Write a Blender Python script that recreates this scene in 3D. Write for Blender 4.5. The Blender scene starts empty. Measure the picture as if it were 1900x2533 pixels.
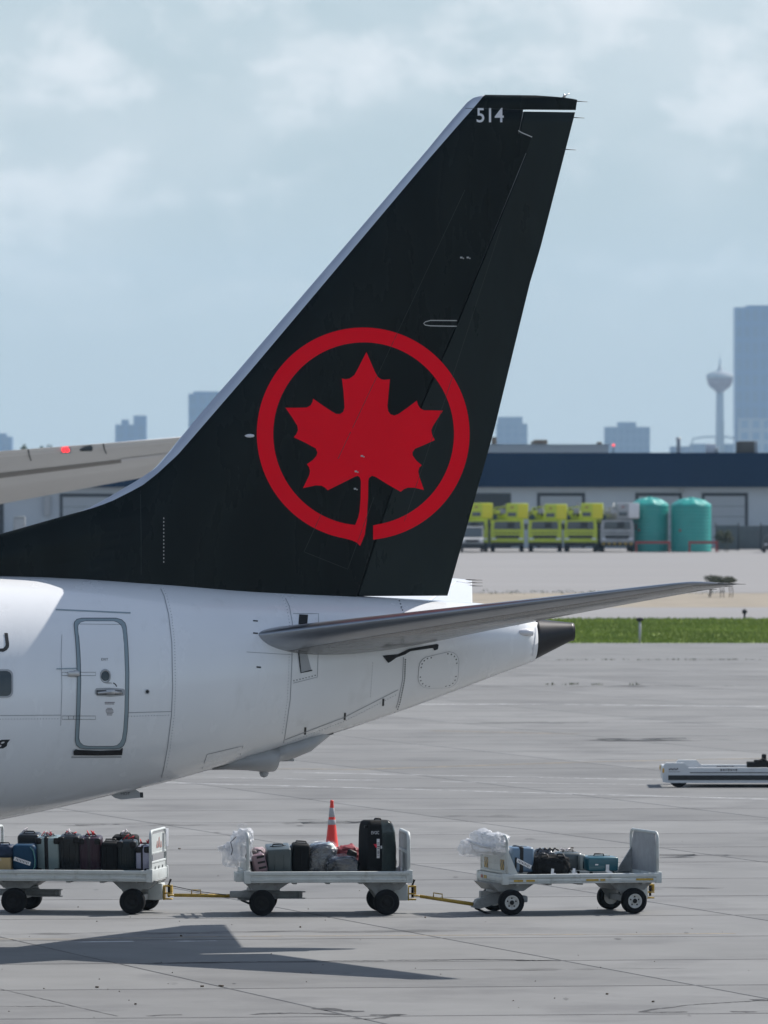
import bpy, bmesh, math, random
import numpy as np
from mathutils import Vector, Matrix
random.seed(7)
rng = np.random.default_rng(7)
SC = bpy.context.scene
COL = SC.collection
R = math.radians

# ---------------------------------------------------------------- camera, sky, sun, exposure
F, CX, YH, HC = 21034.0, 950.0, 1172.6, 6.85          # focal length in photo pixels, centre column, horizon row, eye height
PHI, D0 = 0.250, 124.6                                # heading and distance of the airliner
SX, SY = 0.729, 0.60                                  # ground shadow per metre of height: leftwards, towards the camera

cam = bpy.data.cameras.new('camera')
cam_o = bpy.data.objects.new('camera', cam); COL.objects.link(cam_o)
cam.sensor_fit = 'HORIZONTAL'; cam.sensor_width = 24.0; cam.lens = 24.0 * F / 1900.0
cam.clip_start = 1.0; cam.clip_end = 30000.0
cam_o.location = (0, 0, HC)
cam_o.rotation_euler = (R(90) - math.atan((1266.5 - YH) / F), 0, 0)
cam.dof.use_dof = True; cam.dof.focus_distance = 126.0; cam.dof.aperture_fstop = 4.5
SC.camera = cam_o

SUN_EL = math.atan(1.0 / math.hypot(SX, SY))
SUN_AZ = math.atan2(SX, SY)                           # clockwise from +Y
world = bpy.data.worlds.new('World'); SC.world = world; world.use_nodes = True
wn, wl = world.node_tree.nodes, world.node_tree.links
wn.clear()
def wnode(t, **k):
    n = wn.new(t)
    for a, b in k.items(): setattr(n, a, b)
    return n
sky = wnode('ShaderNodeTexSky', sky_type='NISHITA', sun_disc=False, sun_elevation=SUN_EL, sun_rotation=SUN_AZ,
            altitude=1080.0, air_density=1.0, dust_density=1.6, ozone_density=1.5)
tc = wnode('ShaderNodeTexCoord'); sep = wnode('ShaderNodeSeparateXYZ'); wl.new(tc.outputs['Generated'], sep.inputs[0])
def wmath(op, a, b=None, c=None):
    n = wnode('ShaderNodeMath', operation=op)
    for i, v in enumerate((a, b, c)):
        if v is None: continue
        if isinstance(v, (int, float)): n.inputs[i].default_value = v
        else: wl.new(v, n.inputs[i])
    return n.outputs[0]
zc_ = wmath('MAXIMUM', sep.outputs[2], 0.0)
den = wmath('ADD', zc_, 0.62)
comb = wnode('ShaderNodeCombineXYZ')
wl.new(wmath('DIVIDE', sep.outputs[0], den), comb.inputs[0]); wl.new(wmath('DIVIDE', sep.outputs[1], den), comb.inputs[1])
comb.inputs[2].default_value = 5.2
def wnoise(scale, detail, rough, dist=0.0):
    n = wnode('ShaderNodeTexNoise'); n.inputs['Scale'].default_value = scale; n.inputs['Detail'].default_value = detail
    n.inputs['Roughness'].default_value = rough; n.inputs['Distortion'].default_value = dist
    wl.new(comb.outputs[0], n.inputs['Vector']); return n.outputs['Fac']
n1 = wnoise(52.0, 7, 0.54, 0.1); n2 = wnoise(17.0, 3, 0.5)
mix12 = wmath('ADD', wmath('MULTIPLY', n1, 0.62), wmath('MULTIPLY', n2, 0.42))
ramp = wnode('ShaderNodeMapRange', interpolation_type='SMOOTHSTEP'); ramp.inputs[1].default_value = 0.47; ramp.inputs[2].default_value = 0.70
wl.new(mix12, ramp.inputs[0])
fade = wnode('ShaderNodeMapRange', interpolation_type='SMOOTHSTEP'); fade.inputs[1].default_value = 0.010; fade.inputs[2].default_value = 0.045
wl.new(sep.outputs[2], fade.inputs[0])
broad = wnode('ShaderNodeMapRange', interpolation_type='SMOOTHSTEP'); broad.inputs[1].default_value = 0.38; broad.inputs[2].default_value = 0.72; wl.new(n2, broad.inputs[0])
both = wmath('MAXIMUM', wmath('MULTIPLY', ramp.outputs[0], 0.70), wmath('MULTIPLY', broad.outputs[0], 0.34))
thin = wnode('ShaderNodeMapRange', interpolation_type='SMOOTHSTEP'); thin.inputs[1].default_value = 0.06; thin.inputs[2].default_value = 0.55
thin.inputs[3].default_value = 1.0; thin.inputs[4].default_value = 0.55; wl.new(sep.outputs[2], thin.inputs[0])   # clouds thinned high up, out of view, to lower the fill light
cloud_f = wmath('MULTIPLY', wmath('MULTIPLY', both, fade.outputs[0]), thin.outputs[0])
# thin high veil that pales the whole sky, then the clouds
vf = wmath('ADD', wmath('MULTIPLY', wmath('POWER', wmath('SUBTRACT', 1.0, zc_), 3.6), 0.84), 0.03)
veil = wnode('ShaderNodeMix', data_type='RGBA'); wl.new(vf, veil.inputs['Factor'])
wl.new(sky.outputs[0], veil.inputs['A']); veil.inputs['B'].default_value = (3.35, 4.2, 4.8, 1)
cl = wnode('ShaderNodeMix', data_type='RGBA'); wl.new(cloud_f, cl.inputs['Factor'])
wl.new(veil.outputs['Result'], cl.inputs['A']); cl.inputs['B'].default_value = (7.6, 7.75, 7.95, 1)
bg = wnode('ShaderNodeBackground'); bg.inputs['Strength'].default_value = 0.095
wl.new(cl.outputs['Result'], bg.inputs[0])
wo = wnode('ShaderNodeOutputWorld'); wl.new(bg.outputs[0], wo.inputs[0])

sun = bpy.data.lights.new('sun', 'SUN'); sun.energy = 4.6; sun.angle = R(0.53); sun.color = (1.0, 0.955, 0.90)
sun_o = bpy.data.objects.new('sun', sun); COL.objects.link(sun_o)
sun_o.rotation_euler = Vector((SX, SY, 1.0)).to_track_quat('Z', 'Y').to_euler(); sun_o.location = (60, 60, 80)
SC.view_settings.view_transform = 'Standard'; SC.view_settings.look = 'None'
SC.view_settings.exposure = 0.40; SC.view_settings.gamma = 1.0; SC.view_settings.use_curve_mapping = False
SC.cycles.use_denoising = True
try: SC.cycles.denoiser = 'OPENIMAGEDENOISE'
except Exception: pass
SC.cycles.max_bounces = 7; SC.cycles.transparent_max_bounces = 16; SC.cycles.volume_bounces = 1
SC.cycles.sample_clamp_indirect = 6.0

# ---------------------------------------------------------------- helpers: pixel -> place
def W(px, py, D): return Vector(((px - CX) / F * D, D, HC - (py - YH) / F * D))
def gd(py): return F * HC / (py - YH)
def G(px, py, z=0.0):
    D = F * (HC - z) / (py - YH); return Vector(((px - CX) / F * D, D, z))
C_, S_ = math.cos(PHI), math.sin(PHI)
def ray(px, lat):
    k = (px - CX) / F
    t = (k * (D0 - lat * C_) - lat * S_) / (C_ - k * S_)
    return t, D0 + t * S_ - lat * C_
def A(px, py, lat=0.0):
    t, D = ray(px, lat); return Vector((t, -lat, HC - (py - YH) / F * D))
def herm(xs, ys):
    xs = np.array(xs, float); ys = np.array(ys, float)
    d = np.diff(ys) / np.diff(xs); m = np.empty_like(ys); m[0] = d[0]; m[-1] = d[-1]
    for i in range(1, len(xs) - 1):
        m[i] = 0.0 if d[i-1] * d[i] <= 0 else 2 * d[i-1] * d[i] / (d[i-1] + d[i])
    def f(x):
        x = min(max(x, xs[0]), xs[-1]); i = min(max(int(np.searchsorted(xs, x)) - 1, 0), len(xs) - 2)
        h = xs[i+1] - xs[i]; s = (x - xs[i]) / h
        return float((2*s**3-3*s*s+1)*ys[i] + (s**3-2*s*s+s)*h*m[i] + (-2*s**3+3*s*s)*ys[i+1] + (s**3-s*s)*h*m[i+1])
    return f

# ---------------------------------------------------------------- helpers: objects
def tag(o, label=None, cat=None, group=None, kind=None):
    if label: o['label'] = label
    if cat: o['category'] = cat
    if group: o['group'] = group
    if kind: o['kind'] = kind
    return o
def empty(name, loc, rz=0.0, rx=0.0, ry=0.0):
    o = bpy.data.objects.new(name, None); COL.objects.link(o)
    o.location = loc; o.rotation_euler = (rx, ry, rz); o.empty_display_size = 0.2
    return o
def wmat(o): return Matrix.Translation(o.location) @ o.rotation_euler.to_matrix().to_4x4()
def kids(o): return [c for c in bpy.data.objects if c.parent == o]
def copy_tree(o, parent=None):
    c = o.copy(); COL.objects.link(c); c.parent = parent
    for ch in kids(o): copy_tree(ch, c)
    return c

class MB:
    def __init__(s): s.bm = bmesh.new(); s.sm = False
    def add(s, verts, faces, mi=0, smooth=False):
        vs = [s.bm.verts.new(v) for v in verts]
        for f in faces:
            try: fc = s.bm.faces.new([vs[i] for i in f])
            except ValueError: continue
            fc.material_index = mi; fc.smooth = smooth
        return vs
    def box(s, c, d, r=0.0, seg=2, rot=None, mi=0, smooth=None):
        t = bmesh.new(); bmesh.ops.create_cube(t, size=1.0)
        bmesh.ops.scale(t, vec=d, verts=t.verts)
        if r > 0:
            bmesh.ops.bevel(t, geom=t.edges[:], offset=min(r, min(d) * .49), segments=seg, profile=0.5, affect='EDGES')
        M = Matrix.Translation(c) @ (rot.to_4x4() if rot is not None else Matrix.Identity(4))
        t.transform(M)
        vm = {}
        for v in t.verts: vm[v] = s.bm.verts.new(v.co)
        for f in t.faces:
            nf = s.bm.faces.new([vm[v] for v in f.verts]); nf.material_index = mi
            nf.smooth = (r > 0) if smooth is None else smooth
        t.free(); return s
    def cyl(s, p0, p1, r0, r1=None, n=12, caps=True, mi=0, smooth=True):
        r1 = r0 if r1 is None else r1
        p0, p1 = Vector(p0), Vector(p1); ax = (p1 - p0).normalized()
        u = ax.orthogonal().normalized(); w = ax.cross(u)
        v0 = [p0 + (u * math.cos(2*math.pi*i/n) + w * math.sin(2*math.pi*i/n)) * r0 for i in range(n)]
        v1 = [p1 + (u * math.cos(2*math.pi*i/n) + w * math.sin(2*math.pi*i/n)) * r1 for i in range(n)]
        vs = s.add(v0 + v1, [(i, (i+1) % n, n + (i+1) % n, n + i) for i in range(n)], mi, smooth)
        if caps:
            for l in (vs[:n][::-1], vs[n:]):
                try: f = s.bm.faces.new(l); f.material_index = mi
                except ValueError: pass
        return s
    def tube(s, path, r, n=8, mi=0, closed=False):
        P = [Vector(p) for p in path]; N = len(P); rings = []
        up = None
        for i in range(N):
            a = P[(i-1) % N] if (closed or i > 0) else P[i]; b = P[(i+1) % N] if (closed or i < N-1) else P[i]
            t = (b - a).normalized()
            if up is None: up = t.orthogonal().normalized()
            up = (up - t * up.dot(t)).normalized(); w = t.cross(up)
            rings.append([P[i] + (up * math.cos(2*math.pi*k/n) + w * math.sin(2*math.pi*k/n)) * r for k in range(n)])
        return s.loft(rings, mi, closed_len=closed, caps=not closed)
    def loft(s, rings, mi=0, closed_len=False, caps=True, smooth=True, wrap=True):
        n = len(rings[0]); N = len(rings)
        V = [[s.bm.verts.new(p) for p in r] for r in rings]
        for i in range(N if closed_len else N - 1):
            a, b = V[i], V[(i+1) % N]
            for k in range(n if wrap else n - 1):
                q = [a[k], a[(k+1) % n], b[(k+1) % n], b[k]]
                try: f = s.bm.faces.new(q); f.material_index = mi; f.smooth = smooth
                except ValueError: pass
        if caps and not closed_len:
            for l in (V[0][::-1], V[-1]):
                try: f = s.bm.faces.new(l); f.material_index = mi
                except ValueError: pass
        return s
    def lathe(s, prof, c=(0, 0, 0), n=24, mi=0, axis='z', caps=True):
        rings = []
        for r, h in prof:
            ring = []
            for k in range(n):
                a = 2*math.pi*k/n; x, y = r*math.cos(a), r*math.sin(a)
                ring.append(Vector(c) + Vector({'z': (x, y, h), 'y': (x, h, y), 'x': (h, x, y)}[axis]))
            rings.append(ring)
        return s.loft(rings, mi, caps=caps)
    def prism(s, poly, a0, a1, axis='y', mi=0):
        f = {'y': lambda p, a: (p[0], a, p[1]), 'x': lambda p, a: (a, p[0], p[1]), 'z': lambda p, a: (p[0], p[1], a)}[axis]
        return s.loft([[Vector(f(p, a0)) for p in poly], [Vector(f(p, a1)) for p in poly]], mi, smooth=False)
    def build(s, name, mats, parent=None, loc=None, bev=0.0):
        if bev > 0:
            bmesh.ops.bevel(s.bm, geom=[e for e in s.bm.edges if len(e.link_faces) == 2 and e.calc_face_angle(0) > 0.6],
                            offset=bev, segments=1, affect='EDGES', clamp_overlap=True)
        bmesh.ops.recalc_face_normals(s.bm, faces=s.bm.faces[:])
        me = bpy.data.meshes.new(name); s.bm.to_mesh(me); s.bm.free()
        for m in (mats if isinstance(mats, (list, tuple)) else [mats]): me.materials.append(m)
        o = bpy.data.objects.new(name, me); COL.objects.link(o)
        if parent is not None: o.parent = parent
        if loc is not None: o.location = loc
        return o

def flat_mesh(loops, step, mapfn, name, mat, parent=None, extra_cuts=(), drop=None):
    """Fill 2-D loops, dice the fill so that it can follow a curved skin, and map it onto that skin."""
    bm = bmesh.new(); es = []
    for lp in loops:
        vs = [bm.verts.new((p[0], p[1], 0)) for p in lp]
        es += [bm.edges.new((vs[i], vs[(i+1) % len(vs)])) for i in range(len(vs))]
    bmesh.ops.triangle_fill(bm, use_beauty=True, use_dissolve=False, edges=es)
    return dice(bm, step, mapfn, name, mat, parent, extra_cuts, drop)
def dice(bm, step, mapfn, name, mat, parent, extra_cuts=(), drop=None):
    xs = [v.co.x for v in bm.verts]; ys = [v.co.y for v in bm.verts]
    for ax, lo, hi in ((0, min(xs), max(xs)), (1, min(ys), max(ys))):
        k = math.floor(lo / step) + 1
        while k * step < hi:
            co = [0, 0, 0]; no = [0, 0, 0]; co[ax] = k * step; no[ax] = 1
            bmesh.ops.bisect_plane(bm, geom=bm.verts[:] + bm.edges[:] + bm.faces[:], plane_co=co, plane_no=no, dist=1e-5); k += 1
    for co, no in extra_cuts:
        bmesh.ops.bisect_plane(bm, geom=bm.verts[:] + bm.edges[:] + bm.faces[:], plane_co=co, plane_no=no, dist=1e-5)
    if drop:
        bmesh.ops.delete(bm, geom=[f for f in bm.faces if drop(f.calc_center_median())], context='FACES')
    for v in bm.verts: v.co = mapfn(v.co.x, v.co.y)
    for f in bm.faces: f.smooth = True
    me = bpy.data.meshes.new(name); bm.to_mesh(me); bm.free(); me.materials.append(mat)
    o = bpy.data.objects.new(name, me); COL.objects.link(o)
    if parent is not None: o.parent = parent
    return o
def ribbon_loop(pts, w):
    """Both edges of a line of width w as one loop."""
    P = [Vector((p[0], p[1])) for p in pts]; l, r = [], []
    for i in range(len(P)):
        t = (P[min(i+1, len(P)-1)] - P[max(i-1, 0)]).normalized(); n = Vector((-t.y, t.x)) * (w / 2)
        l.append(P[i] + n); r.append(P[i] - n)
    return l, r
def strip(mb, pts, w, mapfn, step=14, closed=False, mi=0):
    Q = []
    P = [Vector((p[0], p[1])) for p in pts] + ([Vector((pts[0][0], pts[0][1]))] if closed else [])
    for a, b in zip(P[:-1], P[1:]):
        k = max(1, int((b - a).length / step)); Q += [a.lerp(b, i / k) for i in range(k)]
    if not closed: Q.append(P[-1])
    N = len(Q); l, r = [], []
    for i in range(N):
        t = (Q[(i+1) % N] - Q[i-1]) if closed else (Q[min(i+1, N-1)] - Q[max(i-1, 0)])
        t.normalize(); n = Vector((-t.y, t.x)) * (w / 2); l.append(Q[i] + n); r.append(Q[i] - n)
    V = [mapfn(p.x, p.y) for p in l] + [mapfn(p.x, p.y) for p in r]
    mb.add(V, [(i, (i+1) % N, N + (i+1) % N, N + i) for i in range(N if closed else N-1)], mi, True)
def text_bm(txt, size, shear=0.0, bold=0.0):
    cu = bpy.data.curves.new('t', 'FONT'); cu.body = txt; cu.size = size; cu.shear = shear; cu.resolution_u = 4; cu.offset = bold
    cu.align_x = 'CENTER'; cu.align_y = 'CENTER'
    o = bpy.data.objects.new('t', cu); COL.objects.link(o)
    dg = bpy.context.evaluated_depsgraph_get(); me = bpy.data.meshes.new_from_object(o.evaluated_get(dg))
    bm = bmesh.new(); bm.from_mesh(me); bpy.data.objects.remove(o); bpy.data.curves.remove(cu); bpy.data.meshes.remove(me)
    bmesh.ops.triangulate(bm, faces=bm.faces[:]); return bm
def rrect(x0, y0, x1, y1, r, n=5):
    o = []
    for cx, cy, a0 in ((x1-r, y0+r, -90), (x1-r, y1-r, 0), (x0+r, y1-r, 90), (x0+r, y0+r, 180)):
        o += [(cx + r*math.cos(R(a0 + 90*i/n)), cy + r*math.sin(R(a0 + 90*i/n))) for i in range(n+1)]
    return o

# ---------------------------------------------------------------- materials
def mat(name, col, rough=0.5, metal=0.0, coat=0.0, var=0.0, vscale=3.0, bump=0.0, bscale=20.0, stretch=None, spec=0.5, dirt=None,
        alpha=1.0, emit=None, rand=0.0, rvar=0.0):
    m = bpy.data.materials.new(name); m.use_nodes = True; nt = m.node_tree; N, L = nt.nodes, nt.links
    b = N['Principled BSDF']; b.inputs['Roughness'].default_value = rough; b.inputs['Metallic'].default_value = metal
    b.inputs['Coat Weight'].default_value = coat; b.inputs['Coat Roughness'].default_value = 0.08
    b.inputs['Specular IOR Level'].default_value = spec; b.inputs['Alpha'].default_value = alpha
    b.inputs['Base Color'].default_value = (*col, 1)
    geo = N.new('ShaderNodeNewGeometry'); vec = geo.outputs['Position']
    if stretch:
        mp = N.new('ShaderNodeMapping'); mp.inputs['Scale'].default_value = stretch; L.new(vec, mp.inputs[0]); vec = mp.outputs[0]
    def noise(scale, det=5, ro=0.6):
        n = N.new('ShaderNodeTexNoise'); n.inputs['Scale'].default_value = scale; n.inputs['Detail'].default_value = det
        n.inputs['Roughness'].default_value = ro; L.new(vec, n.inputs['Vector']); return n.outputs['Fac']
    c = None
    if var > 0 or dirt:
        mr = N.new('ShaderNodeMapRange'); mr.inputs[1].default_value = .28; mr.inputs[2].default_value = .72
        mr.inputs[3].default_value = 1 - var; mr.inputs[4].default_value = 1 + var; L.new(noise(vscale), mr.inputs[0])
        mx = N.new('ShaderNodeVectorMath'); mx.operation = 'SCALE'; mx.inputs[0].default_value = col; L.new(mr.outputs[0], mx.inputs['Scale']); c = mx.outputs[0]
    if rand > 0:
        oi = N.new('ShaderNodeObjectInfo'); mr = N.new('ShaderNodeMapRange'); mr.inputs[3].default_value = 1 - rand; mr.inputs[4].default_value = 1 + rand
        L.new(oi.outputs['Random'], mr.inputs[0]); mx = N.new('ShaderNodeVectorMath'); mx.operation = 'SCALE'
        if c: L.new(c, mx.inputs[0])
        else: mx.inputs[0].default_value = col
        L.new(mr.outputs[0], mx.inputs['Scale']); c = mx.outputs[0]
    if dirt:
        dc, ds, lo, hi, amt = dirt
        mr = N.new('ShaderNodeMapRange'); mr.inputs[1].default_value = lo; mr.inputs[2].default_value = hi; mr.inputs[4].default_value = amt
        L.new(noise(ds, 7, .65), mr.inputs[0]); mx = N.new('ShaderNodeMix'); mx.data_type = 'RGBA'
        L.new(mr.outputs[0], mx.inputs['Factor']); L.new(c, mx.inputs['A']); mx.inputs['B'].default_value = (*dc, 1); c = mx.outputs['Result']
    if c: L.new(c, b.inputs['Base Color'])
    if rvar > 0:
        mr = N.new('ShaderNodeMapRange'); mr.inputs[1].default_value = .3; mr.inputs[2].default_value = .7
        mr.inputs[3].default_value = max(.02, rough - rvar); mr.inputs[4].default_value = rough + rvar
        L.new(noise(vscale * 1.7), mr.inputs[0]); L.new(mr.outputs[0], b.inputs['Roughness'])
    if bump > 0:
        bp = N.new('ShaderNodeBump'); bp.inputs['Strength'].default_value = bump; bp.inputs['Distance'].default_value = 0.02
        L.new(noise(bscale), bp.inputs['Height']); L.new(bp.outputs[0], b.inputs['Normal'])
    if emit:
        b.inputs['Emission Color'].default_value = (*emit[0], 1); b.inputs['Emission Strength'].default_value = emit[1]
    return m
M = {}
M['white'] = mat('white_aircraft_paint', (.82, .83, .835), .25, coat=.55, var=.03, vscale=.8, bump=.05, bscale=1.6, dirt=((.50, .49, .46), 2.2, .58, .82, .35), stretch=(1.3, 1.3, .45), rvar=.05)
M['dark'] = mat('dark_green_black_paint', (.0035, .0070, .0068), .30, coat=.0, spec=.14, var=.25, vscale=.7, rvar=.12, dirt=((.010, .0155, .0145), .9, .50, .80, .8), stretch=(1.6, 1.6, .5))  # paler streaks put smudges and some sheen into the colour
M['rudder'] = mat('rudder_sheen_paint', (.0075, .0135, .0125), .34, coat=.0, spec=.22, var=.25, vscale=.7, rvar=.12, dirt=((.014, .022, .020), .9, .50, .80, .8), stretch=(1.6, 1.6, .5))  # fin paint with a lighter base: the rudder's sheen is put into its colour
M['red'] = mat('emblem_red_paint', (.93, .001, .016), .45, spec=.10, var=.025, vscale=1.3)
M['ink'] = mat('black_marking_paint', (.012, .014, .016), .4)
M['seam'] = mat('panel_joint', (.33, .34, .36), .7)
M['seam_d'] = mat('dark_panel_joint', (.03, .036, .038), .5)
M['decal'] = mat('white_marking_paint', (.72, .72, .74), .4)
M['alu'] = mat('polished_aluminium', (.62, .64, .68), .38, metal=1.0, var=.05, vscale=1.5, rvar=.05)
M['alu_dull'] = mat('weathered_aluminium', (.38, .395, .42), .33, metal=.95, var=.08, vscale=1.5)
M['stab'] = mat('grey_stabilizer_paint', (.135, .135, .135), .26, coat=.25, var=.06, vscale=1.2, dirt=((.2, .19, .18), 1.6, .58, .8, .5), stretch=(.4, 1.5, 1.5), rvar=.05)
M['stab_sunlit'] = mat('sunlit_stabilizer_paint', (.72, .73, .75), .32, coat=.3, var=.03)  # paler copy of the tailplane paint: sunlight put into the starboard half's colour
M['exhaust'] = mat('heat_darkened_metal', (.035, .034, .035), .42, metal=.5, var=.2, vscale=3)
M['black'] = mat('black_recess', (.01, .01, .011), .7)
M['doorband'] = mat('door_outline_grey', (.26, .33, .36), .4, coat=.2)
M['glass'] = mat('dark_cabin_glass', (.02, .035, .042), .12, coat=.5)
M['chrome'] = mat('brushed_metal', (.5, .5, .5), .35, metal=.9)
M['fairing'] = mat('grey_fairing_paint', (.38, .39, .40), .42, var=.05)
M['concrete'] = mat('apron_concrete', (.150, .151, .149), .78, var=.14, vscale=.45, bump=.25, bscale=9, dirt=((.075, .075, .077), .30, .50, .74, .85), rand=.15)
M['concrete_far'] = mat('far_apron_concrete', (.215, .208, .205), .85, var=.08, vscale=.10, dirt=((.21, .21, .22), .05, .5, .75, .6), stretch=(.35, 1, 1))
M['joint'] = mat('joint_sealant', (.035, .035, .037), .9)
M['line_white'] = mat('worn_white_line_paint', (.62, .63, .64), .65, var=.12, vscale=2.0)
def worn(m, lo, hi, a0, a1):
    N, L = m.node_tree.nodes, m.node_tree.links; g = N.new('ShaderNodeNewGeometry'); t = N.new('ShaderNodeTexNoise'); t.inputs['Scale'].default_value = 1.6; t.inputs['Detail'].default_value = 7
    t.inputs['Roughness'].default_value = .7; L.new(g.outputs['Position'], t.inputs['Vector']); r = N.new('ShaderNodeMapRange')
    for i, v in enumerate((lo, hi, a0, a1)): r.inputs[i + 1].default_value = v
    L.new(t.outputs['Fac'], r.inputs[0]); L.new(r.outputs[0], N['Principled BSDF'].inputs['Alpha']); return m
worn(M['line_white'], .38, .60, .95, .25)
M['line_yellow'] = mat('worn_yellow_line_paint', (.33, .27, .18), .75, var=.2, vscale=1.5)
M['dry'] = mat('dry_grass_ground', (.25, .215, .165), .95, var=.2, vscale=.3, bump=.4, bscale=4)
M['grass_g'] = mat('grass_ground', (.19, .245, .045), .95, var=.3, vscale=.35)
M['blade'] = mat('grass_blade', (.21, .275, .045), .9, var=.25, vscale=.12)
M['weed'] = mat('weed_blade', (.07, .09, .03), .9, var=.3)
M['earth'] = mat('distant_ground', (.22, .22, .20), .95, var=.15, vscale=.01)

# ---------------------------------------------------------------- setting: ground, apron, lines
def sheet(name, x0, x1, y0, y1, z, m, nx=1, ny=1, parent=None):
    mb = MB(); V = [(x0 + (x1-x0)*i/nx, y0 + (y1-y0)*j/ny, z) for j in range(ny+1) for i in range(nx+1)]
    mb.add(V, [(j*(nx+1)+i, j*(nx+1)+i+1, (j+1)*(nx+1)+i+1, (j+1)*(nx+1)+i) for j in range(ny) for i in range(nx)])
    o = mb.build(name, m, parent); return o
for nm, a in (('ground', (-2600, 2600, -300, 9500, -.09, M['earth'])), ('apron', (-400, 400, -120, 345.0, -.010, M['concrete'])),
              ('far_apron', (-500, 500, 491.0, 900, -.02, M['concrete_far'])), ('taxiway', (-400, 400, 402.0, 438, -.02, M['concrete_far']))):
    tag(sheet(nm, *a), kind='structure')
apron = bpy.data.objects['apron']
tag(sheet('grass_verge', -400, 400, 345.0, 402.0, -.03, M['grass_g'], 1, 1), kind='structure')
tag(sheet('dry_verge', -400, 400, 438.0, 491.0, -.03, M['dry'], 1, 1), kind='structure')
E1, E2, ORG = Vector((6.23, .748)), Vector((-1.66, 5.80)), Vector((-7.045, 130.55))
def slab_mesh():
    mb = MB(); gx, gy = .018, .070
    a, b = E1.normalized(), E2.normalized()
    def pt(i, j, ins, z): p = E1 * i + E2 * j; q = p + a * (gx + ins) * (1 if i == 0 else -1) + b * (gy + ins) * (1 if j == 0 else -1); return (q.x, q.y, z)
    cs = ((0, 0), (1, 0), (1, 1), (0, 1))
    V = [pt(i, j, 0, -.034) for i, j in cs] + [pt(i, j, 0, -.008) for i, j in cs] + [pt(i, j, .01, 0) for i, j in cs]
    mb.add(V, [(k, (k+1) % 4, 4+(k+1) % 4, 4+k) for k in range(4)] + [(4+k, 4+(k+1) % 4, 8+(k+1) % 4, 8+k) for k in range(4)] + [(8, 9, 10, 11)])
    return mb.build('concrete_slab', M['concrete'], apron)
slab = slab_mesh(); first = True
seal = MB()                                            # sealant that fills the joints, lower than the slab faces
for j in range(-7, 28):
    for i in range(-8, 26):
        c = ORG + E1 * (i + .5) + E2 * (j + .5)
        if abs(c.x) > .0452 * c.y + 7.5: continue
        o = slab if first else slab.copy()
        if not first: COL.objects.link(o); o.parent = apron
        first = False
        p = ORG + E1 * i + E2 * j; o.location = (p.x, p.y, 0)
        seal.add([(q.x, q.y, -.006) for q in (p, p + E1, p + E1 + E2, p + E2)], [(0, 1, 2, 3)])
seal.build('joint_sealant', M['joint'], apron)

def gline(name, pts, w, m, z=.004, jag=0.0, taper=False):
    mb = MB(); P = [G(*p) for p in pts]; l, r = [], []
    for i, p in enumerate(P):
        t = (P[min(i+1, len(P)-1)] - P[max(i-1, 0)]); t.z = 0; t.normalize(); n = Vector((-t.y, t.x, 0)) * w / 2
        k = (1 + random.uniform(-jag, jag)) * (math.sin(math.pi * (i + .15) / (len(P) - .7)) if taper else 1); l.append(p + n*k + Vector((0, 0, z))); r.append(p - n*k + Vector((0, 0, z)))
    N = len(P); mb.add(l + r, [(i, i+1, N+i+1, N+i) for i in range(N-1)])
    return mb.build(name, m, apron)
gline('painted_line', [(330, 1934), (1900, 1977.5), (2300, 1989)], .19, M['line_white'])
gline('painted_line', [(724, 1911), (1460, 1926), (2300, 1943)], .15, M['line_white'])
gline('painted_line', [(540, 1924), (932, 1931)], .15, M['line_white'])
gline('painted_line', [(1090, 1934), (1640, 1942), (2300, 1953)], .15, M['line_white'])
gline('painted_line', [(-300, 1916), (540, 1900), (880, 1904), (1460, 1885), (2300, 1868)], .30, M['line_yellow'])
gline('painted_line', [(1067, 1808), (1430, 1816)], .32, M['line_yellow'])
gline('painted_line', [(-200, 2323), (180, 2324), (560, 2317), (1000, 2315), (1820, 2310)], .13, M['line_yellow'])
gline('painted_line', [(185, 2331), (330, 2329.5)], .25, M['line_white'])
gline('painted_line', [(415, 2329.5), (535, 2328)], .20, M['line_white'])
gline('painted_line', [(300, 1744), (1300, 1742), (1900, 1748)], .35, M['line_white'])
for pts, w in (([(-80, 2430), (0, 2447), (90, 2468), (200, 2494), (290, 2514)], .02), ([(0, 2490), (60, 2490), (160, 2490)], .05),
               ([(625, 2511), (660, 2508), (720, 2507), (800, 2508), (850, 2511)], .13), ([(790, 2495), (830, 2499), (885, 2504)], .22),
               ([(880, 2520), (920, 2522), (960, 2516), (985, 2511)], .10), ([(915, 2511), (960, 2512), (1000, 2510)], .16),
               ([(1590, 2503), (1620, 2497), (1660, 2493), (1700, 2487), (1790, 2481), (1880, 2476)], .06),
               ([(1580, 2504), (1630, 2505), (1700, 2504)], .10), ([(1870, 2473), (1910, 2476)], .35), ([(1810, 2503), (1870, 2504)], .14),
               ([(370, 2514), (400, 2512), (450, 2511)], .10), ([(960, 2376), (1100, 2375), (1200, 2374), (1390, 2377)], .14),
               ([(380, 2383), (520, 2381), (700, 2379), (950, 2377)], .10)):
    Q = []
    for (a, b) in zip(pts[:-1], pts[1:]):
        k = max(2, int(abs(b[0]-a[0]) / 9)); Q += [(a[0]+(b[0]-a[0])*i/k, a[1]+(b[1]-a[1])*i/k + random.uniform(-.5, .5)) for i in range(k)]
    Q.append(pts[-1]); gline('crack', Q, w, M['joint'], .003, .55)
smm = bpy.data.materials.new('rubber_smear'); smm.use_nodes = True; _n, _l = smm.node_tree.nodes, smm.node_tree.links
_p = _n['Principled BSDF']; _p.inputs['Base Color'].default_value = (.03, .03, .031, 1); _p.inputs['Roughness'].default_value = .8
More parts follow.
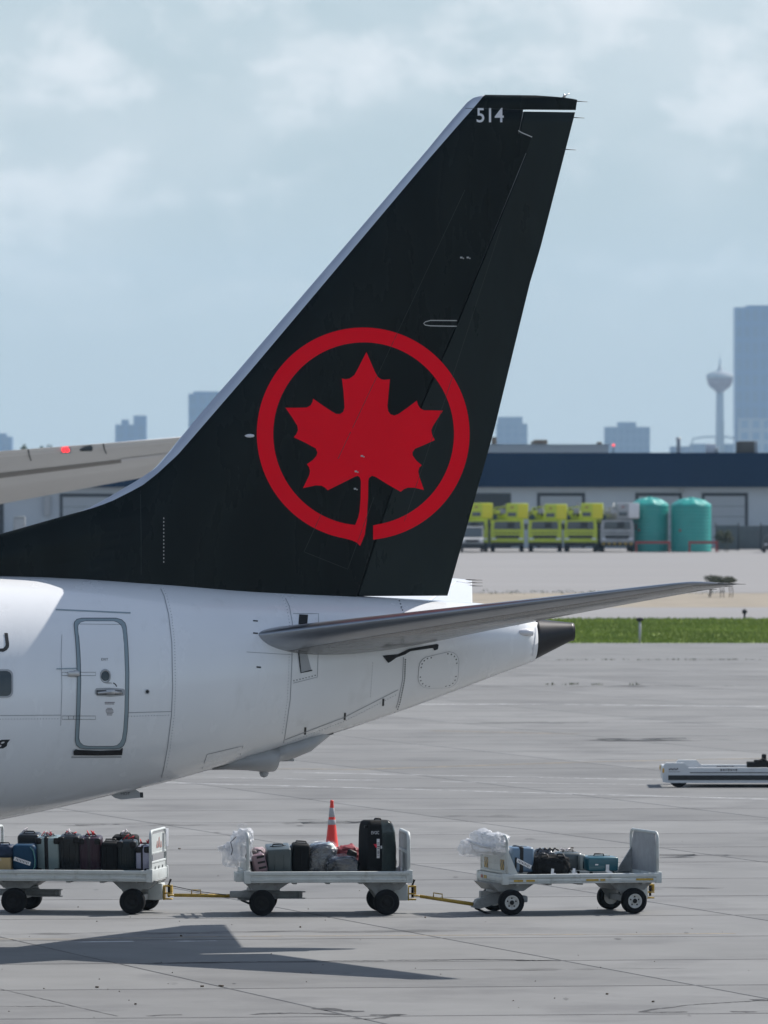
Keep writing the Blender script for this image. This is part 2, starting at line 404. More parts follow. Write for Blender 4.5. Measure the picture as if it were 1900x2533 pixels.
_g = _n.new('ShaderNodeNewGeometry'); _t = _n.new('ShaderNodeTexNoise'); _t.inputs['Scale'].default_value = .8; _t.inputs['Detail'].default_value = 6; _l.new(_g.outputs['Position'], _t.inputs['Vector'])
_m = _n.new('ShaderNodeMapRange'); _m.inputs[1].default_value = .42; _m.inputs[2].default_value = .70; _m.inputs[4].default_value = .55; _l.new(_t.outputs['Fac'], _m.inputs[0]); _l.new(_m.outputs[0], _p.inputs['Alpha'])
for k, (px0, px1, py, w) in enumerate(((1500, 1720, 1830, 3.2), (1380, 1900, 1833, 1.2), (600, 1000, 2035, 2.0), (870, 1500, 2022, 1.2), (150, 520, 2043, 1.5), (1050, 1500, 1790, 1.6), (1150, 1900, 1700, 1.5), (1300, 1800, 2200, .9), (500, 1250, 2306, .8), (0, 600, 2312, .9), (1000, 1700, 2400, .5), (1500, 1900, 2120, 1.4), (-100, 300, 2180, .8))):
    N = 14; gline('rubber_smear', [(px0 + (px1 - px0)*i/N, py + random.uniform(-1, 1) - (px1 - px0)*.006*i/N) for i in range(N + 1)], w, smm, .0025 + .0001*k, .5, taper=True)
worn(M['line_yellow'], .38, .62, .9, .15)
for k in range(16):
    px, py = random.uniform(50, 1850), random.choice((random.uniform(2290, 2520), random.uniform(2050, 2250), random.uniform(1680, 2050))); L_ = random.uniform(8, 30)
    gline('oil_stain', [(px + L_*i/8, py) for i in range(9)], random.uniform(.25, .8), smm, .0029, .15, taper=True)
mb = MB()      # small grit and dead leaves lying about
for px, py, s in ((240, 2444, .045), (335, 2486, .03), (1052, 2271, .03), (743, 2295, .035), (1502, 2461, .03), (1616, 2480, .03), (1416, 2099, .07), (444, 2101, .04), (547, 2441, .06), (500, 2442, .04), (448, 2317, .03)):
    p = G(px, py); mb.box(p + Vector((0, 0, .012)), (s, s*.7, .02), rot=Matrix.Rotation(random.uniform(0, 3), 3, 'Z'))
for _ in range(55):
    p = G(random.uniform(0, 1900), random.uniform(2070, 2525)); s = random.uniform(.006, .014)
    mb.box(p + Vector((0, 0, s*.5)), (s, s, s), rot=Matrix.Rotation(random.uniform(0, 3), 3, 'Z'))
tag(mb.build('litter', mat('dead_leaf', (.10, .075, .05), .9, var=.3, vscale=9)), kind='stuff')

def tufts(name, n, fn, h0, h1, m, wid=.05, nb=3):
    V, Fc = [], []
    for _ in range(n):
        x, y, hs = fn()
        for b in range(nb):
            a = random.uniform(0, math.pi); h = random.uniform(h0, h1) * hs; w = wid * random.uniform(.6, 1.4)
            dx, dy = math.cos(a)*w, math.sin(a)*w; ox, oy = random.uniform(-.1, .1), random.uniform(-.1, .1)
            lx, ly = random.uniform(-.4, .4)*h, random.uniform(-.4, .4)*h; k = len(V)
            V += [(x+ox-dx, y+oy-dy, -.04), (x+ox+dx, y+oy+dy, -.04), (x+ox+lx, y+oy+ly, h)]; Fc.append((k, k+1, k+2))
    me = bpy.data.meshes.new(name); me.from_pydata(V, [], Fc); me.materials.append(m)
    o = bpy.data.objects.new(name, me); COL.objects.link(o); return tag(o, kind='stuff')
def gverge():
    while True:
        y = random.uniform(345.4, 401.5); x = random.uniform(-20, 24)
        if 361.5 < y < 364.2 and x > 5 + math.sin(y) and random.random() < .93: continue
        return x, y, (.7 if 345 < y < 347 else 1.0) * random.uniform(.6, 1.25)
tufts('grass', 36000, gverge, .03, .13, M['blade'], .05)
def wj():
    r = random.random()
    if r < .5: x = random.uniform(-16, 18); return x, 313.5 + .05*x + random.gauss(0, .12), random.uniform(.2, .7) * (.4 + .6*abs(math.sin(x*1.3)*math.sin(x*.37 + 1)))
    if r < .53: return random.choice((5.5, 6.1, 6.9, 8.2)) + random.gauss(0, .12), random.gauss(276.5, .3), random.uniform(.3, .9)
    return random.uniform(-10, 20), 494 + random.gauss(0, 3.5), random.uniform(.2, .9)
tufts('weeds', 900, wj, .03, .12, M['weed'], .035)

# ---------------------------------------------------------------- the airliner (local frame: x aft, y starboard, z up)
jet = empty('airliner', (0, D0, 0), PHI)
tag(jet, 'white airliner tail with black fin and red leaf roundel', 'airplane')
TOP = [(0, 1424), (170, 1429), (400, 1440), (610, 1457), (870, 1473), (1105, 1487), (1206, 1494), (1260, 1506), (1322, 1530)]
BOT = [(0, 2027), (81, 2011), (163, 1993), (271, 1967), (391, 1939), (515, 1905), (671, 1860), (825, 1814), (973, 1765), (1118, 1712), (1225, 1671), (1318, 1637)]
tp = [(A(*p).x, A(*p).z) for p in TOP]; bp_ = [(A(*p).x, A(*p).z) for p in BOT]
zt0, zb0 = tp[0][1], bp_[0][1]
tp = [(-33.5, 3.6), (-32.5, 4.3), (-31, 4.95), (-29, zt0), (-20, zt0 + .03), (-9, zt0 + .02)] + tp
bp_ = [(-33.5, 2.7), (-32.5, 2.0), (-31, 1.62), (-28, 1.33), (-20, 1.32), (-10.5, 1.34), (-8, 1.48)] + bp_
zt_f, zb_f = herm(*zip(*tp)), herm(*zip(*bp_))
T_END = A(1318, 1600).x
def sect(t):
    a, b = zt_f(t), zb_f(t); h = a - b
    return (a + b) / 2, h / 2, h / 2 * .94
def FS(px, py, off=0.004):
    lat = 1.0
    for _ in range(12):
        t, D = ray(px, lat); z = HC - (py - YH) / F * D; zc, hz, hy = sect(t)
        u = max(-.995, min(.995, (z - zc) / hz)); lat = .5 * lat + .5 * hy * math.sqrt(1 - u*u)
    n = Vector((0, -lat / hy**2, (z - zc) / hz**2)).normalized()
    return Vector((t, -lat, z)) + n * off
mb = MB(); rings = []
ts = [-33.5, -33.2, -32.8, -32, -31, -29.5, -28] + list(np.linspace(-26, -8, 10)) + list(np.linspace(-7, T_END, 44))
for t in ts:
    zc, hz, hy = sect(t); rings.append([Vector((t, hy * math.sin(2*math.pi*k/72), zc + hz * math.cos(2*math.pi*k/72))) for k in range(72)])
mb.loft(rings); fus = mb.build('fuselage', M['white'], jet)

# exhaust cone with its open end
mb = MB(); rings = []
e0, e1 = sect(T_END), None
zt1, zb1, t1 = A(1416, 1539).z, A(1413, 1587).z, A(1416, 1560).x
for q in np.linspace(0, 1, 8):
    zt = zt_f(T_END) * (1-q) + zt1 * q - .006; zb = zb_f(T_END) * (1-q) + zb1 * q + .006; t = T_END - .03 + (t1 - T_END) * q
    zc, hz = (zt + zb) / 2, (zt - zb) / 2
    rings.append([Vector((t + .03*math.sin(0), hz*.94*math.sin(2*math.pi*k/40), zc + hz*math.cos(2*math.pi*k/40))) for k in range(40)])
c1 = Vector((t1, 0, (zt1 + zb1) / 2))
for s, dx in ((.97, .012), (.86, .006), (.84, -.35)):
    rings.append([c1 + Vector((dx - .0, (p - rings[7][0]).x * 0, 0)) + Vector((0, p.y * s, (p.z - c1.z) * s)) for p in rings[7]])
mb.loft(rings); exh = mb.build('exhaust_cone', M['exhaust'], jet)
mb = MB(); strip(mb, [(1328, 1540), (1324, 1570), (1320, 1605), (1315.5, 1636)], 3.5, FS); mb.build('exhaust_trim', M['decal'], exh)

# ---- fin geometry
LEo = [(-120, 1352), (0, 1321), (116, 1288), (212, 1261), (270, 1229), (343, 1186), (386, 1157), (424, 1113), (444, 1086), (502, 1016), (579, 928), (1060, 367),
       (1118, 296), (1156, 253), (1171, 242), (1199, 234.5)]
LEi = [(-120, 1352), (0, 1321), (116, 1288), (193, 1266), (216, 1261), (270, 1242), (347, 1203), (386, 1171), (436, 1124), (613, 920), (1060, 391), (1151, 287), (1169, 267), (1192, 240), (1200, 234.5)]
TEp = [(1105, 1480), (1222, 1065), (1311, 699), (1335, 620), (1424, 273), (1428, 246), (1389, 240.5), (1313, 235), (1300, 234.5)]
HIN = [(862, 1520), (880, 1470), (965, 1207), (1040, 997), (1121, 815), (1316, 340)]
def zfun(pts, below=None):
    q = sorted([(A(*p).z, A(*p).x) for p in pts]); zs = [a for a, b in q]; xs = [b for a, b in q]
    def f(z):
        if z < zs[0]:
            s = below if below is not None else (xs[1]-xs[0]) / (zs[1]-zs[0]); return xs[0] + (z - zs[0]) * s
        return float(np.interp(z, zs, xs))
    return f
le_o, le_i, te_f, hin_f = zfun(LEo, 5.0), zfun(LEi, 5.0), zfun(TEp), zfun(HIN)
pa, pb = A(579, 928), A(1060, 367); le_s = (pb.x - pa.x) / (pb.z - pa.z)
Z_TOP = A(1250, 234.5).z; Z_CAP = A(1300, 271).z; Z_RUD = A(1350, 277).z; Z_HORN = A(1300, 331).z; Z_DOR = A(420, 1113).z
def half(t, z):
    te = te_f(min(z, A(1428, 247).z)); lm = pa.x + (z - pa.z) * le_s; c0 = te - lm; u = (t - lm) / c0
    h = 0.0
    if u > 0:
        u = min(u, 1.0); th = .105
        h = 5 * th * c0 * (.2969*math.sqrt(u) - .126*u - .3516*u*u + .2843*u**3 - .1015*u**4)
        h = max(h, .004)
    if z < Z_DOR + .6:
        d = max(0.0, t - le_o(z)); wgt = min(1.0, max(0.0, (Z_DOR + .6 - z) / 1.2)) * min(1.0, max(0.0, (.4 - u) / .4))
        h = max(h, .15 * math.sqrt(min(1.0, d / 1.4)) * wgt)
    if z > Z_TOP - .14: h *= math.sqrt(max(0.02, 1 - ((z - Z_TOP + .14) / .14) ** 2))
    return h
def FM(px, py, off=.004):
    lat = 0.1
    for _ in range(6):
        t, D = ray(px, lat); z = HC - (py - YH) / F * D; lat = half(t, z)
    return Vector((t, -(lat + off), z))
def fin_loft(name, zs, f0, f1, m, parent, nv=22, blunt0=False):
    mb = MB(); rings = []
    for z in zs:
        a, b = f0(z), f1(z); b = max(b, a + .004); ring = []
        vs = [.5 - .5 * math.cos(math.pi * k / nv) for k in range(nv + 1)]
        for v in vs: t = a + (b - a) * v; ring.append(Vector((t, -half(t, z), z)))
        for v in vs[::-1]: t = a + (b - a) * v; ring.append(Vector((t, half(t, z) + 1e-4, z)))
        rings.append(ring)
    mb.loft(rings); return mb.build(name, m, parent)
ZB = zt_f(0) - .45
zl = list(np.linspace(ZB, Z_DOR + .4, 34)) + list(np.linspace(Z_DOR + .5, Z_HORN - .02, 30))
gap = .012
horn = lambda z: float(np.interp(z, [Z_HORN, Z_RUD], [A(1281, 325).x, A(1293, 276).x]))
def fin_te(z): return hin_f(z) - gap if z < Z_HORN else horn(z) - gap
fin = fin_loft('vertical_fin', zl + [Z_HORN + .002, (Z_HORN + Z_CAP) / 2, Z_CAP], le_i, fin_te, M['dark'], jet, 26)
zd0 = A(190, 1267).z
fin_loft('leading_edge', list(np.linspace(zd0, Z_DOR + .4, 24)) + list(np.linspace(Z_DOR + .5, Z_TOP - .2, 16)) + list(np.linspace(Z_TOP - .18, Z_TOP - .005, 9)),
         le_o, lambda z: max(le_i(z), le_o(z) + .004), M['alu'], fin, 10)
fin_loft('fin_tip', [Z_CAP] + list(np.linspace(Z_CAP + .02, Z_TOP - .003, 14)), le_i, te_f, M['dark'], fin, 22)
rud = fin_loft('rudder', [A(1000, 1474).z] + list(np.linspace(A(1000, 1468).z, Z_HORN - .02, 26)) + [Z_HORN + .001, (Z_HORN + Z_RUD) / 2, Z_RUD],
               lambda z: hin_f(z) + gap if z < Z_HORN - .03 else horn(z) + gap, te_f, M['rudder'], jet, 18)
# emblem outline, traced in photo pixels
def cr(pts, ox=600, oy=780, s=2.765): return [(ox + x / s, oy + y / s) for x, y in pts]
def arc(cx, cy, rx, ry, a0, a1, n): return [(cx + rx*math.cos(R(a0 + (a1-a0)*i/n)), cy + ry*math.sin(R(a0 + (a1-a0)*i/n))) for i in range(n+1)]
leaf = [(847, 250), (876, 318), (905, 385), (925, 420), (945, 436), (968, 441), (1008, 437), (1000, 520), (991, 620), (996, 655), (1012, 677), (1038, 685), (1066, 675), (1130, 630),
        (1192, 583), (1200, 612), (1215, 636), (1240, 649), (1300, 650), (1370, 652), (1335, 705), (1302, 757), (1291, 785), (1296, 815), (1315, 853), (1245, 885), (1180, 912), (1162, 935),
        (1164, 960), (1190, 995), (1226, 1025), (1208, 1042), (1202, 1068), (1208, 1100), (1241, 1195), (1175, 1179), (1130, 1178), (1102, 1190), (1081, 1207), (990, 1155), (910, 1105),
        (885, 1097), (865, 1112), (860, 1135), (858, 1250), (850, 1400), (836, 1500), (804, 1578), (783, 1556), (750, 1540), (702, 1527)]
ringo = arc(825, 810, 728, 727, 100, 444.5, 110)[1:-1] + [(893, 1535)]
ringi = [(893, 1437)] + arc(828, 811, 618, 626, 84.5, -262, 100)[1:-1]
tail_ = [(770, 1434), (790, 1385), (800, 1340), (807, 1250), (809, 1135), (802, 1108), (788, 1098), (768, 1104), (680, 1148), (582, 1197), (566, 1180), (540, 1165), (500, 1163), (413, 1182),
         (455, 1095), (461, 1065), (455, 1040), (440, 1018), (480, 990), (505, 962), (512, 938), (500, 910), (430, 872), (350, 834), (368, 812), (379, 785), (374, 755), (340, 700), (293, 632),
         (365, 632), (440, 630), (466, 615), (478, 592), (483, 570), (550, 617), (615, 660), (640, 674), (667, 675), (688, 660), (697, 630), (690, 520), (679, 432), (705, 437), (733, 432), (765, 408), (785, 372)]
hl = [Vector((p[0], p[1])) for p in HIN]
def hin_px(y): return float(np.interp(-y, [-p[1] for p in HIN], [p[0] for p in HIN]))
cuts = []
for a, b in zip(HIN[:-1], HIN[1:]):
    d = Vector((b[0]-a[0], b[1]-a[1])).normalized(); n = Vector((-d.y, d.x))
emblem = flat_mesh([cr(leaf + ringo + ringi + tail_)], 14, FM, 'maple_leaf_roundel', M['red'], fin)
def place_text(txt, size, cx, cy, mapfn, name, m, parent, sx=1.0, shear=0.0, rot=0.0, step=16, bold=0.0):
    bm = text_bm(txt, size, shear, bold); c, s = math.cos(rot), math.sin(rot)
    for v in bm.verts:
        x, y = v.co.x * sx, -v.co.y; v.co = (cx + x*c - y*s, cy + x*s + y*c, 0)
    return dice(bm, step, mapfn, name, m, parent)
place_text('514', 50, 1212, 287, FM, 'fleet_number', M['decal'], fin, .93, bold=.5)
# seams, covers and small fittings of the fin
fpj = mat('fin_panel_joint', (.018, .026, .025), .4)
for pts in ([(347, 1206), (349, 1320), (349, 1422)], [(1151, 268), (1300, 271)], [(797, 1266), (752, 1365), (860, 1408), (925, 1230)], [(836, 1135), (1150, 470)], [(1000, 1290), (1130, 900), (1240, 560)]):
    mb = MB(); strip(mb, pts, 1.2, FM); mb.build('panel_joint', fpj, fin)
mb = MB(); strip(mb, [(1130, 793), (1065, 792.5), (1052, 796), (1048, 800), (1052, 804), (1065, 806), (1130, 807)], 2.0, FM); mb.build('hinge_cover', M['chrome'], fin)
mb = MB()
for y in range(1282, 1398, 9): p = FM(405, y, .003); mb.box(p, (.012, .006, .022))
for px, py in ((895, 1128), (880, 1166), (878, 1209), (1141, 637), (1157, 637)):
    p = FM(px, py, .006); mb.box(p, (.035, .012, .025), .004)
    p = FM(px + 5, py + 2, .006); mb.box(p, (.02, .012, .018), .004)
tag(mb.build('rivet', M['chrome'], fin), kind='stuff')
mb = MB(); p = FM(615, 1078, 0); mb.loft([[p + Vector((x, -.045*s*(.5+.5*math.cos(a)), .028*s*math.sin(a))) for a in np.linspace(0, 2*math.pi, 9)[:-1]] for x, s in ((-.06, .1), (-.03, .8), (.02, 1), (.07, .7), (.085, .2))])
mb.build('static_port', M['decal'], fin)
for x, y, x2, y2 in ((1418, 250, 1453, 252), (1408, 290, 1446, 292), (1388, 369, 1425, 371)):
    mb = MB(); a, b = A(x, y, .01), A(x2, y2, .01); mb.cyl(a, b, .008, .004, 6); mb.build('static_wick', M['ink'], rud)
mb = MB(); a = A(1396, 241, 0); mb.cyl(A(1390, 242), A(1409, 231), .009, .005, 6); mb.cyl(a, a + Vector((0, 0, .05)), .025, .012, 8); mb.build('whip_antenna', M['chrome'], fin)
mb = MB(); strip(mb, [(1282, 323), (1290, 328), (1316, 339)], 2.2, lambda x, y: FM(x, y, .006)); mb.build('hinge_edge', M['chrome'], rud)

# ---- horizontal stabilizers
def naca(u): return (.2969*math.sqrt(u) - .126*u - .3516*u*u + .2843*u**3 - .1036*u**4) / .1
ST = []   # lat, leading edge, trailing edge, lower and upper half thickness
r0, r1 = A(608, 1575, .85), A(1676, 1445, 6.88); q0, q1 = A(1222, 1553, .6), A(1824, 1445.5, 7.18)
for lat in (.30, .85, 1.6, 2.6, 3.6, 4.6, 5.6, 6.3, 6.6):
    a = (lat - .85) / 6.03; b = (lat - .6) / 6.58
    ST.append((lat, r0.lerp(r1, a), q0.lerp(q1, b), .335 - .285*max(0, a)**.8, .15 - .105*max(0, a)))
for lat, lx_, ly_, lo, up in ((6.88, 1676, 1445, .046, .04), (7.04, 1698, 1443, .036, .034), (7.13, 1730, 1442.4, .024, .024), (7.18, 1770, 1442.8, .008, .008)):
    ST.append((lat, A(lx_, ly_, lat), q0.lerp(q1, (lat - .6) / 6.58), lo, up))
def sring(sec, u0, u1, side, n=14):
    lat, a, b, lo, up = sec; us = [u0 + (u1-u0) * (.5 - .5*math.cos(math.pi*k/n)) for k in range(n+1)]; ring = []
    def pt(u, s):
        p = a.lerp(b, u); z = (up if s > 0 else -lo) * max(0, naca(u)) * 1.0
        return Vector((p.x, p.y * side, p.z + z - (0 if side > 0 else .115 * lat / 7.18)))
    return [pt(u, 1) for u in us] + [pt(u, -1) - Vector((0, 0, 5e-4)) for u in us[::-1]]
_k = .03 / .28
TIP = [tuple((ST[8][q].lerp(ST[9][q], _k) if q in (1, 2) else ST[8][q] + (ST[9][q] - ST[8][q]) * _k) for q in range(5))] + ST[9:]
def stab(side):
    st = MB().loft([sring(s, .10, .70, side) for s in ST]).build('horizontal_stabilizer', M['stab'] if side > 0 else M['stab_sunlit'], jet)
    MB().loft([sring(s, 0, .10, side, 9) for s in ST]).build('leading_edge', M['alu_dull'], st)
    MB().loft([sring(s, .715, 1, side, 9) for s in ST[1:9]]).build('elevator', M['stab'] if side > 0 else M['stab_sunlit'], st)
    MB().loft([sring(s, .70, 1, side, 9) for s in TIP]).build('stabilizer_tip', M['stab'] if side > 0 else M['stab_sunlit'], st)
    for la, x0 in ((6.35, -.1), (6.75, -.1), (7.1, -.1)):
        mb = MB(); b = q0.lerp(q1, (la - .6) / 6.58); z = b.z - (0 if side > 0 else .115)
        mb.cyl((b.x - .1, b.y*side, z + .015), (b.x + .17, b.y*side, z + .01), .009, .004, 6); mb.build('static_wick', M['ink'], st)
    return st
stab(1); stab(-1)

# ---- fuselage fittings (port side)
def seam(pts, w=1.5, m='seam', name='panel_joint', mapfn=FS): mb = MB(); strip(mb, pts, w, mapfn); return mb.build(name, M[m], fus)
seam([(391, 1443), (406, 1475), (417, 1520), (425, 1590), (427, 1700), (424, 1770), (414, 1850), (404, 1905), (396, 1934)], 2.0)
seam([(699, 1466), (716, 1500), (723, 1540), (722, 1640), (718, 1730), (705, 1820), (698, 1852)], 1.7)
seam([(980, 1482), (992, 1503), (998, 1530)], 1.9); seam([(998, 1626), (996, 1680), (985, 1735), (976, 1763)], 1.9)
seam([(705, 1830), (850, 1775), (985, 1706)], 1.5); seam([(0, 1770), (150, 1769)], 1.5); seam([(318, 1763), (425, 1760)], 1.5); seam([(153, 1570), (151, 1620), (153, 1700), (150, 1795)], 1.2)
seam([(725, 1690), (785, 1675), (787, 1612)], 1.3); seam([(500, 1902), (512, 1866), (601, 1845), (594, 1868)], 1.4); seam([(610, 1613), (660, 1616), (725, 1620)], 1.1)
seam([(725, 1518), (788, 1518), (788, 1540)], 1.3)
seam([(138, 1508), (323, 1516.5)], 3.4, 'doorband', 'drip_rail')
mb = MB()
for i in range(22):
    y = 1632 + i * 5.8; x = float(np.interp(y, [1626, 1680, 1735, 1763], [998, 996, 985, 976])) + 5; mb.box(FS(x, y, .003), (.018, .008, .018))
for i in range(6): mb.box(FS(984 + i*2.6 + 4, 1487 + i*7.5, .003), (.018, .008, .018))
for x, y in [(727 + i*7.5, 1684 - i*1.9) for i in range(8)] + [(742 + i*8, 1604) for i in range(0)]: mb.box(FS(x, y, .003), (.014, .008, .014))
pan = rrect(1033, 1614, 1131, 1702, 26, 4); pan = [(x + (1702 - y) * .06, y - (x - 1033) * .02 + (10 if (x < 1060 and y < 1650) else 0)) for x, y in pan]
for k in range(0, len(pan)): x, y = pan[k]; mb.box(FS(1082 + (x - 1082)*.9, 1658 + (y - 1658)*.9, .004), (.02, .01, .02))
tag(mb.build('rivet', M['seam_d'], fus), kind='stuff')
ap = flat_mesh([pan], 14, lambda x, y: FS(x, y, .008), 'access_panel', M['white'], fus)
mb = MB(); strip(mb, pan, 2.0, FS, closed=True); mb.build('panel_edge', M['seam'], ap)
def patch(name, pts, m, parent=None, off=.004, step=14): return flat_mesh([pts], step, lambda x, y: FS(x, y, off), name, M[m], fus if parent is None else parent)
patch('stabilizer_slot', [(740, 1520), (762, 1521), (760, 1546), (738, 1546)], 'black'); patch('stabilizer_slot', [(738, 1605), (757, 1606), (770, 1657), (745, 1662)], 'fairing')
mb = MB(); strip(mb, [(737, 1604), (744, 1664), (772, 1658)], 3, lambda x, y: FS(x, y, .012)); mb.build('slot_edge', M['seam_d'], fus)
patch('hinge_opening', [(946, 1622), (985, 1618), (1012, 1605), (1080, 1593), (1085, 1595), (1083, 1606), (1074, 1609), (1071, 1603), (1015, 1611), (1002, 1619), (980, 1627), (966, 1637), (960, 1640)], 'black', off=.01)
for c in ((632, 1535.5, 12, 3), (632, 1566, 12, 3.2), (640, 1650, 11, 4)): patch('vent_slit', [(c[0]-c[2]/2, c[1]-c[3]/2), (c[0]+c[2]/2, c[1]-c[3]/2+1), (c[0]+c[2]/2, c[1]+c[3]/2+1), (c[0]-c[2]/2, c[1]+c[3]/2)], 'ink')
for x, y in ((755, 1808), (853, 1772), (948, 1737)): patch('drain_slit', [(x-2, y-9), (x+3, y-9), (x+2, y+9), (x-3, y+9)], 'ink')
p = FS(364, 1711); mb = MB(); mb.lathe([(.035, -.01), (.035, .012), (.024, .014), (.022, .004)], (0, 0, 0), 16, axis='y'); q = mb.build('pressure_port', [M['chrome']], fus, p); q.scale = (1, -1, 1)
patch('port_hole', [(364 + 4.2*math.cos(a), 1711 + 4.2*math.sin(a)) for a in np.linspace(0, 2*math.pi, 13)[:-1]], 'black', off=.016)
mb = MB()
def rivets(pts, dx=0, gap_=7.0, s=.011):
    P = [Vector(p) for p in pts]
    for a, b in zip(P[:-1], P[1:]):
        k = max(1, int((b - a).length / gap_))
        for i in range(k): q = a.lerp(b, i / k); mb.box(FS(q.x + dx, q.y, .002), (s, .006, s))
rivets([(391, 1443), (406, 1475), (417, 1520), (425, 1590), (427, 1700), (424, 1770), (414, 1850), (404, 1905)], 7); rivets([(699, 1466), (716, 1500), (723, 1540), (722, 1640), (718, 1730), (705, 1820)], -7)
rivets([(705, 1840), (850, 1785), (985, 1716)]); rivets([(318, 1772), (424, 1769)]); rivets([(0, 1779), (150, 1778)]); rivets([(860, 1540), (850, 1600)]); rivets([(922, 1640), (916, 1730)]); rivets([(1180, 1560), (1230, 1548), (1290, 1545)])
tag(mb.build('rivet', M['seam'], fus), kind='stuff')
# door
def dr(x, y): return (120 + x/4.879, 1480 + y/4.879)
Dout = [(400, 243), (600, 243), (815, 243), (880, 262), (922, 300), (938, 350), (950, 480), (960, 620), (970, 900), (968, 1100), (963, 1350), (948, 1600), (930, 1720), (905, 1775), (865, 1805), (800, 1815), (620, 1816), (450, 1815), (375, 1805),
        (335, 1770), (320, 1710), (330, 1500), (338, 1300), (345, 1000), (341, 800), (335, 650), (322, 470), (307, 330), (312, 290), (340, 258)]
cxd, cyd = 640, 1030
def inset(p):
    x, y = p; dx = 44 if x < cxd else -46; dy = 38 if y < cyd else -36
    fx = min(1, abs(x - cxd) / 250) ** 1.5; fy = min(1, abs(y - cyd) / 740) ** 4
    return (x + dx * fx, y + dy * fy)
Din = [inset(p) for p in Dout]
door = patch('passenger_door', [dr(*p) for p in Din], 'white', off=.014, step=12)
flat_mesh([[dr(*p) for p in Dout], [dr(*p) for p in Din]], 12, lambda x, y: FS(x, y, .007), 'door_outline', M['doorband'], door)
mb = MB(); strip(mb, [dr(*p) for p in Dout], 1.3, lambda x, y: FS(x, y, .009), closed=True); strip(mb, [dr(*p) for p in Din], .9, lambda x, y: FS(x, y, .0155), closed=True); strip(mb, [dr(365, 318), dr(880, 322)], .8, lambda x, y: FS(x, y, .016)); mb.build('door_gap', M['seam_d'], door)
wc = dr(682, 942)
mb = MB(); mb.lathe([(.105, .002), (.10, .016), (.082, .018), (.074, .004)], n=24, axis='y', caps=False); q = mb.build('porthole_rim', M['fairing'], door, FS(*wc, .012)); q.scale = (.8, -1, 1)
patch('porthole', [(wc[0] + 10.5*math.cos(a), wc[1] + 12*math.sin(a)) for a in np.linspace(0, 2*math.pi, 21)[:-1]], 'glass', door, .017)
hs = [dr(*p) for p in ((555, 1110), (575, 1085), (730, 1080), (900, 1092), (925, 1115), (922, 1160), (900, 1175), (740, 1188), (580, 1178), (556, 1150))]
patch('handle_recess', hs, 'fairing', door, .017)
patch('handle_pocket', [dr(*p) for p in ((575, 1110), (880, 1112), (888, 1160), (580, 1166))], 'seam_d', door, .020)
mb = MB(); a, b, c = FS(*dr(585, 1145), .03), FS(*dr(740, 1130), .05), FS(*dr(880, 1140), .03); mb.tube([a, b, c], .022, 8); mb.box(b, (.13, .03, .07), .012); mb.build('door_handle', M['chrome'], door)
for y0 in (895, 1418):
    mb = MB(); strip(mb, [dr(160, y0), dr(565, y0), dr(565, y0+40), dr(160, y0+40)], .9, lambda x, y: FS(x, y, .017), closed=True)
    for xx in (238, 300): strip(mb, [dr(xx, y0), dr(xx, y0+40)], .9, lambda x, y: FS(x, y, .017))
    h = mb.build('door_hinge', M['seam_d'], door)
mb = MB(); mb.box(FS(*dr(300, 915), .02), (.17, .04, .075), .012); mb.box(FS(*dr(325, 890), .015), (.05, .04, .05), .01); mb.build('hinge_arm', M['chrome'], door)
mb = MB(); strip(mb, [dr(92, 855), dr(335, 848)], 2.6, lambda x, y: FS(x, y, .02)); mb.build('hinge_rail', M['doorband'], door)
patch('door_sill', [dr(*p) for p in ((300, 1835), (325, 1815), (360, 1822), (620, 1832), (860, 1822), (888, 1795), (895, 1815), (885, 1885), (600, 1890), (300, 1888))], 'black', door, .02)
seam([dr(275, 1918), dr(880, 1915)], 3.5, 'fairing', 'scuff_plate')
place_text('EXIT', 8.5, *dr(675, 742), lambda x, y: FS(x, y, .018), 'exit_lettering', M['ink'], door, 1.0)
place_text('OPEN', 5, *dr(728, 1026), lambda x, y: FS(x, y, .018), 'open_lettering', M['ink'], door, 1.0)
mb = MB(); strip(mb, [dr(778, 1022), dr(805, 1040), dr(820, 1066)], 2.6, lambda x, y: FS(x, y, .018)); mb.build('arrow', M['ink'], door)
mb = MB()
for k, (x0, x1) in enumerate(((675, 797), (675, 790))): strip(mb, [dr(x0, 1255 + 18*k), dr(x1, 1255 + 18*k)], 1.8, lambda x, y: FS(x, y, .018))
for k, (x0, x1) in enumerate(((700, 765), (690, 775), (685, 780), (690, 782), (698, 770), (700, 765))): strip(mb, [dr(x0, 1325 + 16*k), dr(x1, 1325 + 16*k)], 1.5, lambda x, y: FS(x, y, .018))
mb.build('placard', mat('placard_print', (.16, .13, .14), .5), door)
# cabin window, registration, type mark
win = patch('cabin_window', rrect(-14, 1660, 28, 1722, 13), 'glass', off=.008); flat_mesh([rrect(-18, 1656, 32, 1726, 15), rrect(-14, 1660, 28, 1722, 13)], 14, lambda x, y: FS(x, y, .011), 'window_rim', M['fairing'], win)
Jp = [(10.5, 1566), (19, 1566), (22.5, 1594), (22, 1601), (17, 1608), (8, 1612.5), (-4, 1612), (-16, 1604), (-14, 1598), (-2, 1604.5), (8, 1604), (13, 1598), (14, 1594)]
patch('registration_letter', Jp, 'ink')
flat_mesh([[(-30, 1842), (4, 1830), (25, 1829.5), (18, 1838), (17, 1845), (8, 1851), (-12, 1852), (-28, 1850)], [(1, 1838), (6, 1834.5), (12, 1834.5), (10, 1838), (4, 1840)], [(-8, 1846), (-2, 1842.5), (4, 1843), (2, 1847), (-5, 1848.5)]], 14, lambda x, y: FS(x, y, .004), 'type_mark', M['ink'], fus)
